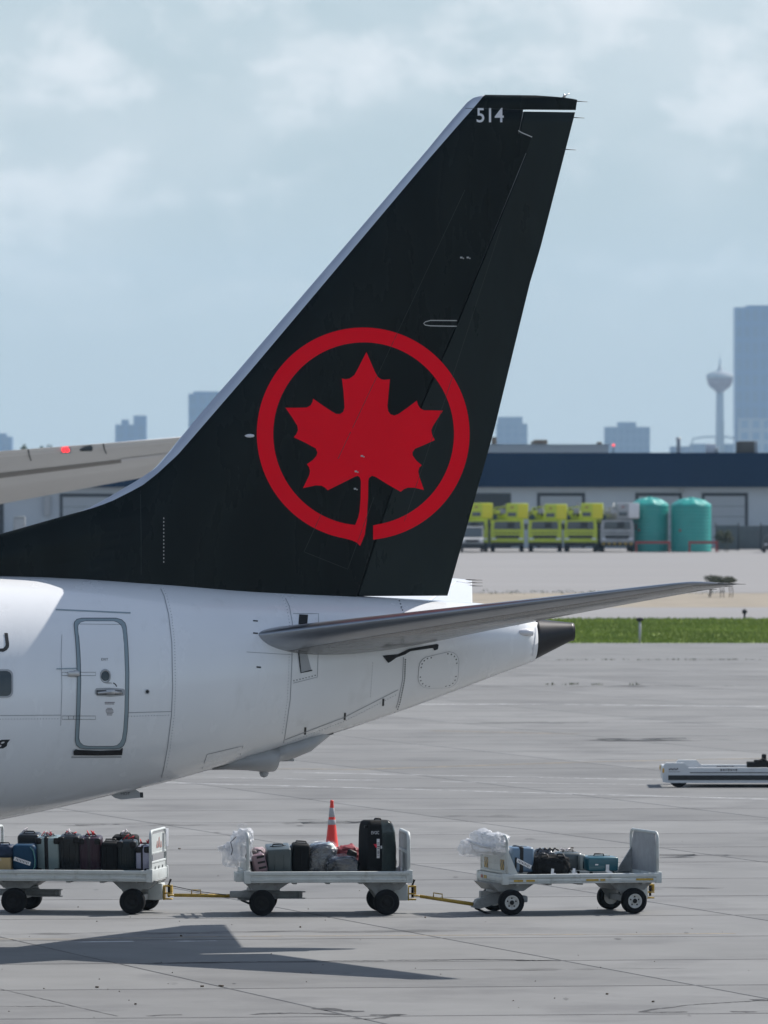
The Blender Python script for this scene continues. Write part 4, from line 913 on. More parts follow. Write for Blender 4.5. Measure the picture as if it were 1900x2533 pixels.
# second cart
suitcase(c2, 622, 640, .40, .42, -.10, mat('brown_grey_fabric', (.09, .075, .075), .7), 'narrow brownish bag squeezed against the end rack', tilt=0, roll=R(-3), cat='bag', name='travel_bag', handle=False)
r = bag_root('soft_bag', 'bag', c2, 640, .25, .60, 'dusty pink crumpled bag peeking over the tilted pink suitcase'); lump('body', mat('pink_fabric', (.35, .26, .28), .7, var=.3, vscale=12), r, (.26, .4, .42), 8.2, .2, loc=(0, 0, .21))
r = suitcase(c2, 630, 664, .36, .40, -.25, pinkm, 'dusty pink suitcase with black comb pattern leaning on the grey one', tilt=R(3), roll=R(-12))
for k in range(4): mb = MB(); mb.box((.03, -.2035, .06 + .085*k), (.12, .008, .034), .003); mb.build('stripe', BLK, r)
suitcase(c2, 660, 720, .47, .42, -.12, slate, 'slate grey hard suitcase with small copper corners and a raised lid', tilt=R(12), roll=R(-3), ribs=2, bev=.03)
o = bpy.data.objects.get('shell'); 
suitcase(c2, 718, 762, .50, .40, -.05, black_f, 'black soft suitcase leaning beside the clear plastic wrapped load', tilt=R(4), roll=R(3), ribs=1)
r = bag_root('soft_bag', 'bag', c2, 722, .05, .60, 'crumpled black bag behind the slate grey suitcase'); lump('body', shiny, r, (.2, .4, .46), 5.5, .2, loc=(0, 0, .22), crease=.15)
r = bag_root('wrapped_bag', 'bag', c2, 792, .05, .60, 'bulky bag wrapped in shiny clear plastic near the orange cone'); lump('body', silver, r, (.50, .5, .54), 2.7, .10, 1.8, loc=(.02, 0, .23), crease=.12, sub=5); lump('plastic_film', film, r, (.56, .56, .57), 6.1, .14, 1.9, loc=(.0, 0, .24), crease=.18, sub=5)
r = bag_root('wrapped_bag', 'bag', c2, 846, -.30, .60, 'low lumpy black bag wrapped in plastic, lying at the foot of the tall bag'); lump('body', shiny, r, (.52, .45, .33), 9.3, .20, 1.9, loc=(0, 0, .14), crease=.12, sub=5)
lump('plastic_film', film, r, (.50, .48, .33), 4.3, .2, 1.8, loc=(0.01, 0, .15), crease=.16, sub=5)
r = bag_root('travel_bag', 'bag', c2, 858, .28, .60, 'red bag with black side pocket lying behind the lumpy wrapped bag'); lump('body', mat('red_fabric', (.20, .012, .022), .6, var=.3, vscale=9, bump=.4, bscale=16), r, (.40, .4, .46), 1.4, .16, 2.6, loc=(0, 0, .21), crease=.12, sub=5); mb = MB(); mb.box((.06, -.19, .32), (.16, .06, .12), .03, rot=Matrix.Rotation(R(25), 3, 'Y')); mb.build('pocket', BLK, r)
r = bag_root('tall_travel_bag', 'bag', c2, 933, -.10, .60, 'tall upright black wheeled bag with white lettering and an airline tag', yaw=R(22)); r.scale = (.80, .9, 1)
h = .85; prof = [(-.195, 0.03), (-.20, .3), (-.19, h - .06), (-.16, h), (-.02, h)]
mb = MB(); rings = []
for z, w0, w1, d in ((.03, -.30, .30, .40), (.12, -.31, .31, .42), (.45, -.31, .31, .42), (.68, -.305, .285, .41), (.78, -.295, .255, .39), (.835, -.275, .215, .35), (.858, -.24, .17, .29)):
    rings.append([Vector((p[0], p[1], z)) for p in rrect(w0, -d/2, w1, d/2, .05, 4)])
mb.loft(rings); body = mb.build('body', black_f, r)
mb = MB(); rings = []
from mathutils import noise as ns_
for z, w1, d in [(.05 + .8*q/26, float(np.interp(.05 + .8*q/26, [0, .45, .68, .78, .85], [.325, .32, .30, .265, .19])), float(np.interp(.05 + .8*q/26, [0, .68, .78, .85], [.44, .43, .41, .32]))) for q in range(27)]:
    ring = []
    for a in np.linspace(0, 1, 40): 
        L = [(-.02, -d/2), (w1 - .05, -d/2), (w1, -d/2 + .05), (w1, d/2 - .05), (w1 - .05, d/2), (-.02, d/2)]
        k = min(4, int(a*5)); f_ = a*5 - k; x = L[k][0] + (L[k+1][0] - L[k][0])*f_; y = L[k][1] + (L[k+1][1] - L[k][1])*f_
        n_ = ns_.noise(Vector((x*9, y*9 + z*2, z*7))) * .022; ring.append(Vector((x + n_*.6, y - abs(n_)*1.0, z)))
    rings.append(ring)
mb.loft(rings, wrap=False, caps=False); mb.build('plastic_cover', mat('smoky_plastic', (.06, .085, .08), .18, coat=.5, alpha=.55, var=.5, vscale=5, bump=.8, bscale=10), r)
mb = MB(); mb.box((-.16, 0, .02), (.30, .36, .05), .01); mb.box((.17, 0, .015), (.26, .34, .03), .008); mb.build('base_tray', BLK, r)
mb = MB(); mb.box((-.16, -.19, .035), (.20, .012, .018), .004); mb.build('base_trim', CHR, r)
mb = MB(); mb.tube([(-.10, -.06, .855), (-.08, -.06, .88), (.03, -.06, .88), (.05, -.06, .855)], .014, 6); mb.build('top_handle', BLK, r)
mb = MB(); mb.box((-.315, -.12, .76), (.06, .05, .035), .01); mb.build('side_handle', BLK, r)
def on_front(x, y): return Vector((x, -.2155, y))
place_text('EVOC', .070, -.165, -.665, lambda x, y: on_front(x, -y), 'brand_lettering', M['decal'], r, .95, step=.5)
mb = MB(); mb.box((-.10, -.216, .42), (.062, .004, .30)); tg = mb.build('airline_tag', TAGW, r)
mb = MB()
for k in range(8): mb.box((-.10, -.2195, .31 + .028*k), (.045, .002, .008 + .006*(k % 3)))
mb.build('tag_print', TAGK, tg)
mb = MB(); mb.prism([(-.20, .49), (-.13, .49), (-.13, .43), (-.16, .44)], -.219, -.217); mb.build('red_flag_label', mat('bright_red_label', (.7, .01, .04), .5), r); mb = MB(); mb.box((-.035, -.22, .44), (.03, .004, .045)); mb.build('white_label', TAGW, r)
# third cart
r = suitcase(c3, 1254, 1314, .45, .34, -.25, lblue, 'light blue suitcase with wide black band and slanting paper tag', tilt=R(3), band=BLK, yaw=R(4), tagk=(('paper', .01, .20, R(26)),), bev=.045, handle=False)
mb = MB(); mb.tube([(-.12, -.172, .12), (-.13, -.20, .14), (-.13, -.20, .27), (-.12, -.172, .29)], .014, 6); mb.build('side_handle', BLK, r)
r = bag_root('duffel_bag', 'bag', c3, 1360, -.28, .60, 'wide black duffel bag with loops lying next to the light blue suitcase'); lump('body', black_f, r, (.62, .45, .35), 12.1, .14, 2.2, loc=(0, 0, .14), crease=.16, sub=5)
for x in (-.14, .12): mb = MB(); mb.tube([(x - .08, -.2, .22), (x - .04, -.16, .33), (x + .05, -.16, .33), (x + .09, -.2, .21)], .013, 6); mb.build('handle', BLK, r)
r = bag_root('backpack', 'bag', c3, 1342, .20, .60, 'black strapped pack heaped behind the wide duffel bag'); lump('body', shiny, r, (.36, .4, .40), 15.0, .18, 2.6, loc=(0, 0, .18), crease=.2, sub=5)
for k in range(4): mb = MB(); x = -.12 + .08*k; mb.tube([(x, -.12, .34), (x + .05, -.1, .40), (x + .12, -.08, .36)], .014, 6); mb.build('strap', BLK, r)
suitcase(c3, 1374, 1436, .34, .40, .10, slate, 'dark grey suitcase on its side, pale edge against the teal one', tilt=R(2), cat='suitcase', tagk=(('white', -.05, 0, 0),), bev=.06)
r = suitcase(c3, 1426, 1441, .31, .42, -.02, mat('pale_grey_edge', (.30, .33, .31), .4), 'slim pale grey case wedged beside the teal suitcase', tilt=0, bev=.03, handle=False, wheels=False)
r = suitcase(c3, 1440, 1521, .285, .42, -.20, tealm, 'teal hard suitcase lying on its side near the empty grey end panel', tilt=R(3), yaw=R(6), ribs=0, bev=.035)
mb = MB(); mb.box((-.12, -.213, .17), (.05, .004, .02)); mb.build('label_plate', TAGW, r)
mb = MB(); ro = Matrix.Rotation(R(32), 3, 'Y'); mb.box((.06, -.222, .12), (.055, .004, .10)); mb.box((.10, -.26, .04), (.19, .005, .045), rot=ro); mb.build('paper_tag', TAGW, r)
for px, nm in ((1366, 'the black duffel bag'), (1419, 'the dark grey suitcase')):
    p, _ = on_cart(c3, px, -.60 if px < 1400 else -.56, .615); o = empty('paper_tag', p, .3, R(-12), R(10)); tag(o, 'loose white paper tag hanging in front of ' + nm, 'tag'); mb = MB(); mb.box((0, 0, .05), (.045, .004, .10)); mb.box((.035, 0, .02), (.05, .004, .035)); mb.build('paper', TAGW, o)
# bundles of plastic sheeting hung on the racks
def bundle(c, lx, z, parts, label):
    s, cc = math.sin(c.rotation_euler.z), math.cos(c.rotation_euler.z); lxx, ly = lx
    o = empty('plastic_bundle', c.location + Vector((lxx*cc - ly*s, lxx*s + ly*cc, z)), c.rotation_euler.z); tag(o, label, 'plastic sheeting', 'plastic sheeting hung on cart racks')
    for i, (x, y, zz, sx, sy, sz, mm) in enumerate(parts): lump('plastic_fold', mm, o, (sx, sy, sz), 3.3*i + lxx*5, .26, 1.6, loc=(x, y, zz), crease=.12, sub=5)
    return o
b_ = bundle(c2, (-1.30, -.25), .92, ((0, 0, .12, .34, .6, .50, film2), (.06, -.1, .30, .24, .4, .26, film2), (-.14, .1, .0, .26, .4, .40, film2), (-.25, .1, .10, .20, .16, .10, film2), (.03, 0, .42, .16, .2, .16, film), (0, 0, -.10, .26, .4, .25, film)), 'crumpled milky plastic sheeting hanging on the rack beside the tilted pink suitcase')
mb = MB(); mb.tube([(-.10, -.32, .30), (-.18, -.33, .22), (-.15, -.33, .10), (-.17, -.33, .02)], .007, 5); mb.tube([(.10, -.33, .35), (.12, -.34, .2), (.05, -.34, .0), (.10, -.34, -.12)], .007, 5); mb.build('cord', M['hose'], b_)
b_ = bundle(c3, (-1.16, -.02), .96, ((0, 0, .12, .34, 1.25, .36, film2), (.0, -.35, .16, .30, .5, .30, film2), (-.06, .25, .16, .30, .7, .34, film2), (-.16, .62, .02, .34, .42, .26, film2), (-.02, -.1, -.05, .26, 1.1, .26, film), (-.06, .8, .08, .26, .2, .14, film)), 'bunched milky plastic sheeting draped over the hazard striped end rack')
mb = MB(); mb.tube([(-.17, .78, .16), (-.18, .3, .13), (-.19, -.2, .10), (-.17, -.66, .10)], .028, 6); mb.build('tie_band', mat('pale_webbing', (.55, .56, .58), .6), b_)

# ---------------------------------------------------------------- traffic cone
cp = G(821, 2107.5); cone = empty('traffic_cone', cp); tag(cone, 'orange traffic cone with two grey bands behind the loaded cart', 'traffic cone')
om = mat('orange_cone_plastic', (.72, .035, .018), .45, var=.05, vscale=6, bump=.1); gm = mat('grey_reflective_band', (.36, .36, .37), .5, var=.08, vscale=8)
rr = lambda z: .125 - (.125 - .028) * (z - .035) / (.90 - .035)
mb = MB(); mb.box((0, 0, .02), (.36, .36, .04), .012); mb.build('base', mat('black_rubber_base', (.02, .02, .02), .8), cone)
mb = MB(); mb.lathe([(rr(.035) + .015, .03), (rr(.06), .06), (rr(.88), .88), (.032, .90), (.034, .915), (.028, .935), (.015, .94)], n=28); mb.build('body', om, cone)
for z0, z1 in ((.495, .585), (.635, .80)): mb = MB(); mb.lathe([(rr(z0) + .001, z0), (rr(z0) + .003, z0 + .003), (rr(z1) + .003, z1 - .003), (rr(z1) + .001, z1)], n=28, caps=False); mb.build('reflective_band', gm, cone)

# ---------------------------------------------------------------- low belt loader
lo = empty('belt_loader', G(1679, 1948)); LB = lo.location; tag(lo, 'low white loader with dark side stripe parked on the open apron', 'belt loader')
lw = mat('loader_white_paint', (.58, .60, .62), .4, coat=.2, var=.05, dirt=((.25, .24, .22), 3, .55, .8, .5))
def lx(px): return (px - 1679) / 113.15
side = [(lx(1639), .20), (lx(1641), .47), (lx(1647), .535), (lx(1692), .535), (lx(1704), .43), (6.0, .43), (6.0, .10), (lx(1653), .10), (lx(1640), .12)]
for k, yy in enumerate((.0, 1.9)):
    nm = 'side_frame'; mb = MB(); s2 = [(x + (.34 if yy else 0), z) for x, z in side]; mb.prism(s2, yy - .06, yy + .16); sf = mb.build(nm, lw, lo, bev=.012)
    mb = MB(); mb.box(((lx(1653) + 5.98) / 2 - .0, yy - .066, .215), (5.98 - lx(1653), .012, .105)); mb.build('rubber_stripe', mat('black_rubber_strip', (.015, .017, .018), .6), sf)
    mb = MB(); mb.box(((lx(1707) + 5.98) / 2, yy - .064, .325), (5.98 - lx(1707), .012, .016)); mb.build('groove', M['seam_d'], sf)
    mb = MB(); mb.box((lx(1640.5) + .005, yy - .03, .37), (.04, .07, .10), .008); mb.build('marker_lamp', mat('amber_lens', (.6, .33, .02), .3), sf)
    mb = MB()
    for q, w in enumerate((.05, .04, .05, .03, .05, .04)): mb.box((lx(1654) + .035*q + .02, yy - .0625, .395 + .012*(q % 2)), (w*.6, .006, .035))
    mb.box((lx(1668), yy - .0625, .345), (.25, .006, .008))
    for q in range(7): mb.box((lx(1784) + .055*q, yy - .0625, .385), (.032, .006, .045 - .01*(q % 3)))
    mb.build('faded_lettering', mat('faded_dark_print', (.06, .05, .06), .5), sf)
    for wx in (0.0, 4.6): mb = MB(); mb.lathe([(.1, -.09), (.19, -.09), (.215, -.06), (.215, .06), (.19, .09), (.1, .09)], (wx, yy + .12, .215), 24, axis='y'); mb.build('wheel', M['tyre'], lo)
mb = MB(); mb.box((lx(1641) + .05, .95, .30), (.10, 1.78, .30), .02); mb.box((3.0, .95, .22), (5.6, 1.7, .10)); mb.build('chassis', lw, lo)
mb = MB(); mb.box((3.1, .95, .345), (5.3, 1.2, .10), .02); mb.build('conveyor_belt', mat('black_belt', (.02, .02, .022), .7), lo)
mb = MB(); x0 = lx(1857); mb.box((x0 + .5, .7, .47), (1.1, .5, .14), .02); mb.tube([(x0 + .1, .5, .5), (x0 + .3, .45, .60), (x0 + .45, .5, .50), (x0 + .7, .45, .66), (x0 + .9, .5, .5)], .035, 6); mb.box((x0 + .32, .6, .60), (.10, .12, .22), .02); mb.box((x0 + .18, .42, .56), (.18, .08, .06), .01); mb.build('hydraulics', M['rimd'], lo)

# ---------------------------------------------------------------- wing of another airliner parked beyond
pj = empty('parked_airliner', (-24, 262, 0)); tag(pj, 'wing of another airliner with a glowing red tip lamp, seen behind the fin', 'airplane')
wu = mat('pale_wing_underside', (.74, .735, .725), .35, coat=.2, var=.05, vscale=.5); wg = mat('wing_dark_band', (.25, .235, .22), .5)
DW = 262.0
def pl(p): return Vector(p) - pj.location
wl_ = [(-1000, 1190, 1420), (-300, 1140, 1310), (0, 1116, 1246), (160, 1104.5, 1216), (300, 1094, 1190), (440, 1082, 1165), (620, 1068, 1120), (760, 1058, 1082)]
wing_pts = []
for px, yl, yt in wl_:
    d0 = DW + (px - 0) * .004; a = W(px, yl, d0); b = W(px, yt, d0 + 4.2 - px * .003); wing_pts.append((a, b))
def wsec(a, b):
    out = []; ch = b - a
    for u, zu, zl in ((0, 0, 0), (.03, .05, -.07), (.10, .07, -.10), (.3, .06, -.10), (.6, .03, -.06), (1, 0, -.015)):
        out.append((u, zu, zl))
    up = [pl(a + ch*u + Vector((0, 0, zu))) for u, zu, zl in out]; lo_ = [pl(a + ch*u + Vector((0, 0, zl))) for u, zu, zl in out[::-1]]
    return up + lo_
wgo = MB().loft([wsec(a, b) for a, b in wing_pts]).build('wing', wu, pj)
def wpt(px, f, off=.0):
    i = max(k for k in range(len(wl_) - 1) if wl_[k][0] <= px); q = (px - wl_[i][0]) / (wl_[i+1][0] - wl_[i][0])
    a = wing_pts[i][0].lerp(wing_pts[i+1][0], q); b = wing_pts[i][1].lerp(wing_pts[i+1][1], q); zl = float(np.interp(f, [0, .03, .1, .3, .6, 1], [0, -.07, -.10, -.10, -.06, -.015]))
    return pl(a.lerp(b, f) + Vector((0, -off, zl - off * .3)))
def wstrip(name, px0, px1, f0, f1, m, off=.02):
    mb = MB(); X = np.linspace(px0, px1, 9); V = [wpt(x, f0, off) for x in X] + [wpt(x, f1, off) for x in X]; mb.add(V, [(i, i+1, 10+i, 9+i) for i in range(8)]); return mb.build(name, m, wgo)
wstrip('slat_edge', -900, 740, -.004, .06, mat('bright_slat_edge', (.8, .8, .8), .3, metal=.7), .012); wstrip('dark_band', -900, 300, .36, .46, wg); wstrip('aileron_edge', 300, 440, .34, .42, M['decal'], .03)  # the second strip is a darker band along the underside
for px in (70, 256): mb = MB(); mb.tube([wpt(px, .0, .03), wpt(px + 2, .06, .03), wpt(px + 7, .16, .03)], .02, 5); mb.build('slat_joint', M['seam_d'], wgo)
mb = MB(); c = wpt(163, .03, .03); mb.box(c + Vector((0, .06, 0)), (.32, .16, .20), .05); mb.build('lamp_housing', M['fairing'], wgo)
mb = MB()
for dx in (-.06, .05): mb.lathe([(.0, -.05), (.05, -.045), (.065, -.02), (.065, .02)], c + Vector((dx, -.03, 0)), 12, axis='y')
mb.build('red_lamp', mat('red_lamp_lens', (.6, .01, .01), .2, emit=((1, .03, .04), 1.8)), wgo)
mb = MB(); c = wpt(213, .03, .03); mb.box(c + Vector((0, .04, 0)), (.42, .16, .16), .06); mb.build('clear_lamp', M['glass'], wgo)
mb = MB(); rings = []
for y, r_ in ((-12, .3), (-11, 1.2), (-9, 2.0), (-6, 2.6), (-2, 2.85), (26, 2.85), (36, 1.6), (44, .4)): rings.append([Vector((-9.0 + r_*math.cos(a), y, 4.6 + r_*math.sin(a))) for a in np.linspace(0, 2*math.pi, 33)[:-1]])
mb.loft(rings); mb.build('fuselage', M['white'], pj)
for xx, yy in ((-9, -7), (-12, 10), (-6, 10)):
    mb = MB(); mb.cyl((xx, yy, 2.6), (xx, yy, .6), .14, n=8); g_ = mb.build('landing_gear_leg', M['chrome'], pj); mb = MB(); mb.lathe([(.2, -.25), (.58, -.25), (.62, -.15), (.62, .15), (.58, .25), (.2, .25)], (xx, yy, .62), 18, axis='x'); mb.build('wheel', M['black'], g_)

# ---------------------------------------------------------------- far apron: hangar, tanks, trucks, markers
DH = 790.0; SH = F / DH
def hx(px): return (px - CX) / SH
def hz(py): return HC - (py - YH) / SH
hang = empty('hangar', (0, DH, 0)); tag(hang, 'long white hangar with a deep blue roof band across the far apron', 'building')
hwall = mat('white_hangar_cladding', (.50, .54, .58), .55, var=.05, vscale=.4); hblue = mat('deep_blue_fascia', (.0015, .024, .070), .7, spec=.0, var=.06, vscale=.2); hdoor = mat('grey_roller_door', (.40, .43, .46), .5, var=.04); hfr = mat('dark_door_frame', (.03, .035, .045), .6)
XA, XB = -95.0, 95.0; z_roof, z_band = hz(1120), hz(1205)
mb = MB(); mb.box(((XA+XB)/2, 15, z_band/2), (XB - XA, 30, z_band)); mb.build('wall', hwall, hang)
mb = MB(); mb.box(((XA+XB)/2, 14.7, (z_roof + z_band)/2 + .002), (XB - XA + .8, 31.4, z_roof - z_band)); rf = mb.build('fascia', hblue, hang)
for k in range(0, 24):
    x = XA + 4 + 8 * k; mb = MB(); mb.box((x, -1.02, (z_roof + z_band)/2), (.05, .04, z_roof - z_band - .05)); mb.build('fascia_joint', hblue, rf)
def hdoor_at(x0, x1, y0, dark=False):
    a, b, z = hx(x0), hx(x1), hz(y0); mb = MB(); mb.box(((a+b)/2, -.07, z/2), (b - a, .10, z)); fr = mb.build('door_frame', hfr, hang)
    n = max(2, int((z) / .9)); w = b - a - .56
    for k in range(n): zz = (z - .3) / n; mb = MB(); mb.box(((a+b)/2, -.14, zz*(k + .5) + .01), (w, .05, zz - .04)); mb.build('roller_door_panel', hfr if dark else hdoor, fr)
hdoor_at(1105, 1264, 1220, True); hdoor_at(1329, 1447, 1219); hdoor_at(1572, 1687, 1219); hdoor_at(1736, 1850, 1219); hdoor_at(1960, 2075, 1219)
hdoor_at(-60, 9, 1226, True); hdoor_at(148, 280, 1221); hdoor_at(420, 540, 1220); hdoor_at(640, 760, 1220); hdoor_at(860, 980, 1220)
for px, y0, y1 in ((117, 1226, 1275), (1688, 1192, 1218)): mb = MB(); mb.box((hx(px), -.3, (hz(y0) + hz(y1)) / 2), (.55 if px < 500 else .3, .5, hz(y0) - hz(y1))); mb.build('wall_unit', M['fairing'], hang)
mb = MB(); a, b = hx(1040), hx(1510); mb.box(((a+b)/2, 16, z_roof + .38), (b - a, 20, .74)); mb.box(((a+b)/2, 16, z_roof + .78), (b - a + .3, 20.3, .06)); mb.build('roof_block', mat('pale_roof_block', (.62, .62, .60), .6), hang)
gb = mat('brown_roof_unit', (.12, .10, .08), .7)
for px, w, h, m, lift in ((1225, .5, .7, gb, .8), (1341, 1.3, .45, gb, .8), (1322, .35, .3, gb, .8), (1488, .5, .25, gb, .8), (1682, .35, 1.25, M['fairing'], 0), (1762, .9, .85, M['decal'], 0), (1776, .4, .5, M['chrome'], 0), (1831, .4, 1.05, gb, 0), (1852, 1.5, 1.1, gb, 0), (1874, .35, 1.1, M['fairing'], 0)):
    mb = MB(); mb.box((hx(px), 4.0 if not lift else 8, z_roof + lift + h/2 - .01), (w, .9, h), .05)
    if px == 1682: mb.cyl((hx(px), 4, z_roof + 1.2), (hx(px), 4, z_roof + 1.45), .26, .2, 10)
    mb.build('roof_vent', m, hang)
mb = MB(); mb.lathe([(.0, .22), (.12, .18), (.14, 0)], (hx(1519), 2, z_roof + .62), 10); rb_ = mb.build('red_beacon', mat('red_beacon_lens', (.7, .05, .06), .3, emit=((1, .08, .08), 1.2)), hang); mb = MB(); mb.cyl((hx(1519), 2, z_roof - .05), (hx(1519), 2, z_roof + .62), .04); mb.build('beacon_pole', M['rimd'], rb_)

DT = gd(1365)
def tx(px): return (px - CX) / F * DT
def deicer(px, body_m, label, white=False):
    r = empty('deicing_truck', (tx(px), DT, 0)); r.scale = (1.21, 1, 1.03); r.rotation_euler.z = R(random.uniform(-2.5, 2.5)); tag(r, label, 'truck', 'deicing trucks lined up by the hangar')
    dk = M['black']; gl = mat('truck_windscreen', (.06, .075, .085), .15, coat=.3) if 'tgl' not in M else M['tgl']; M['tgl'] = gl
    mb = MB(); mb.prism([(-1.22, .72), (1.22, .72), (1.22, 2.0), (1.12, 2.72), (-1.12, 2.72), (-1.22, 2.0)], 0, 1.9); cab = mb.build('cab', body_m, r, bev=.06)
    mb = MB(); mb.prism([(-.98, 1.93), (.98, 1.93), (.93, 2.58), (-.93, 2.58)], -.03, .02); w = mb.build('windscreen', gl, cab); mb = MB(); mb.box((.25, -.04, 2.3), (.5, .02, .45), .03); mb.build('sun_visor', dk, w)
    mb = MB(); mb.box((0, -.02, 1.28), (1.75, .10, .24), .02); mb.build('grille', dk, cab)
    mb = MB(); mb.box((0, -.10, .92), (2.46, .22, .22), .05); bp2 = mb.build('bumper', body_m, cab); mb = MB(); mb.box((0, -.14, .62), (2.3, .14, .34), .03); mb.build('bumper_skirt', dk, bp2)
    if white:
        for k in range(6): mb = MB(); mb.box((-1.0 + .4*k, -.225, .70), (.2, .02, .22), rot=Matrix.Rotation(.5, 3, 'Y')); mb.build('hazard_stripe', M['yel'], bp2)
    for s in (-1, 1):
        mb = MB(); mb.box((s*.98, -.08, 1.10), (.34, .10, .16), .04); mb.build('headlight', M['decal'], cab)
        mb = MB(); mb.box((s*1.38, .12, 2.15), (.16, .12, .5), .03); mb.box((s*1.27, .14, 2.35), (.14, .03, .03)); mb.build('mirror', dk, cab)
        mb = MB(); mb.box((s*1.215, .8, 2.2), (.03, .8, .55)); mb.build('side_window', gl, cab)
        for yy in (1.0, 5.2, 6.4): mb = MB(); mb.lathe([(.2, -.15), (.46, -.15), (.5, -.1), (.5, .1), (.46, .15), (.2, .15)], (s*1.05, yy, .5), 18, axis='x'); mb.build('wheel', M['tyre'], r)
    mb = MB(); mb.box((0, 4.2, .75), (1.0, 8.0, .3)); mb.build('chassis', dk, r)
    mb = MB(); mb.box((0, 5.0, 2.0), (2.4, 5.4, 2.1), .15, 3); mb.box((-.45, 2.5, 3.05), (1.2, .9, .5), .1); mb.build('fluid_tank', body_m, r)
    mb = MB(); mb.box((-.30, 3.6, 3.45), (.42, 6.6, .38), .05); mb.cyl((-.3, 6.5, 2.8), (-.3, 6.5, 3.6), .4, n=14); mb.build('boom', M['cartd'] if not white else M['fairing'], r)
    mb = MB(); mb.cyl((-.95, 1.1, 2.72), (-.95, 1.1, 3.05), .22, .18, 12); mb.lathe([(0, -.06), (.2, -.05), (.22, 0)], (-.95, .86, 2.98), 12, axis='y'); mb.build('work_lamp', mat('blue_lens', (.03, .07, .14), .3) if 'bl' not in M else M['bl'], r)
    mb = MB(); mb.box((.78, .95, 3.48), (1.62, 1.5, 1.36), .08, 2); bk = mb.build('operator_basket', body_m, r)
    mb = MB(); mb.box((1.20, .18, 3.5), (.74, .03, 1.2), .03); mb.build('basket_lit_face', mat('lit_yellow_face', (.72, .66, .02), .5) if not white else M['decal'], bk)  # brighter half: the basket's lit face put into the colour of a thin box
    mb = MB(); mb.box((.40, .19, 3.22), (.62, .04, .34), .03); mb.build('basket_window', gl, bk)
    mb = MB(); mb.box((.40, .185, 3.82), (.2, .03, .12)); mb.build('red_marking', M['orange'], bk)
    mb = MB(); mb.tube([(-1.1, .3, 3.1), (-.9, .5, 3.75), (-.1, .5, 3.85), (0, .3, 3.5)], .05, 6); mb.box((-.55, .7, 3.4), (.7, .5, .3), .05); mb.build('spray_arm', body_m, r)
    rd = random.Random(int(px)); mb = MB()
    for k in range(4): x = -1.05 + .28*k; mb.box((x, .9 + rd.uniform(0, .5), 3.0 + rd.uniform(.1, .7)), (.20, .3, .25 + rd.uniform(0, .3)), .04)
    mb.tube([(-1.15, .7, 2.8), (-1.15, .7, 3.3 + rd.uniform(0, .3)), (-.3, .8, 3.6), (-.2, 1.2, 4.0 + rd.uniform(0, .2))], .045, 6); mb.build('pump_gear', dk if rd.random() < .6 else M['cartd'], r)
    mb = MB(); mb.box((0, -.05, 1.62), (1.9, .03, .05)); mb.box((0, -.05, .74), (2.2, .05, .06)); mb.build('trim_line', dk, cab)
    mb = MB(); mb.box((-.1, -.035, 2.06), (1.5, .02, .03), rot=Matrix.Rotation(.2, 3, 'Y')); mb.build('wiper', dk, w)
    bk.location.z = rd.uniform(-.10, .10); bk.location.x = rd.uniform(-.08, .06)
    return r
ylw = mat('yellow_green_truck_paint', (.50, .58, .025), .45, coat=.15, var=.06, vscale=1.2); wht = mat('white_truck_paint', (.36, .37, .38), .5, var=.2, vscale=1.5)
for px, m, lab, wh in ((1166, ylw, 'yellow-green deicing truck half hidden by the black fin', False), (1255, ylw, 'yellow-green deicing truck, second counting from the fin', False), (1348, ylw, 'yellow-green deicing truck, third counting from the fin', False),
                       (1436, ylw, 'yellow-green deicing truck next to the white one', False), (1527, wht, 'white deicing truck between the yellow-green trucks and teal tanks', True)): deicer(px, m, lab, wh)
# white van in front of the first truck
D_ = gd(1364.5) - 6; vr = empty('parked_van', ((1168 - CX) / F * D_, D_, 0)); tag(vr, 'white van parked against the trucks, partly behind the fin edge', 'van')
mb = MB(); mb.prism([(0, .5), (0, 1.15), (.9, 1.3), (1.6, 2.2), (4.8, 2.25), (5, .5)], -1.0, 1.0, 'x'); bm0 = mb.bm; vb = mb.build('body', wht, vr, bev=.08); vb.rotation_euler.z = R(0)
mb = MB(); mb.prism([(.88, 1.34), (1.54, 2.13), (1.50, 2.15), (.84, 1.36)], -.88, .88, 'x'); mb.build('windscreen', M['tgl'], vr)
mb = MB(); mb.box((0, -.03, .62), (2.0, .12, .28), .04); mb.box((0, -.03, .98), (1.1, .06, .22), .03); mb.build('grille', M['black'], vr)
for s in (-1, 1):
    mb = MB(); mb.box((s*.8, -.03, 1.0), (.3, .08, .2), .04); mb.build('headlight', M['decal'], vr)
    for yy in (.9, 3.9): mb = MB(); mb.lathe([(.15, -.11), (.33, -.11), (.36, -.07), (.36, .07), (.33, .11), (.15, .11)], (s*.88, yy, .36), 16, axis='x'); mb.build('wheel', M['tyre'], vr)
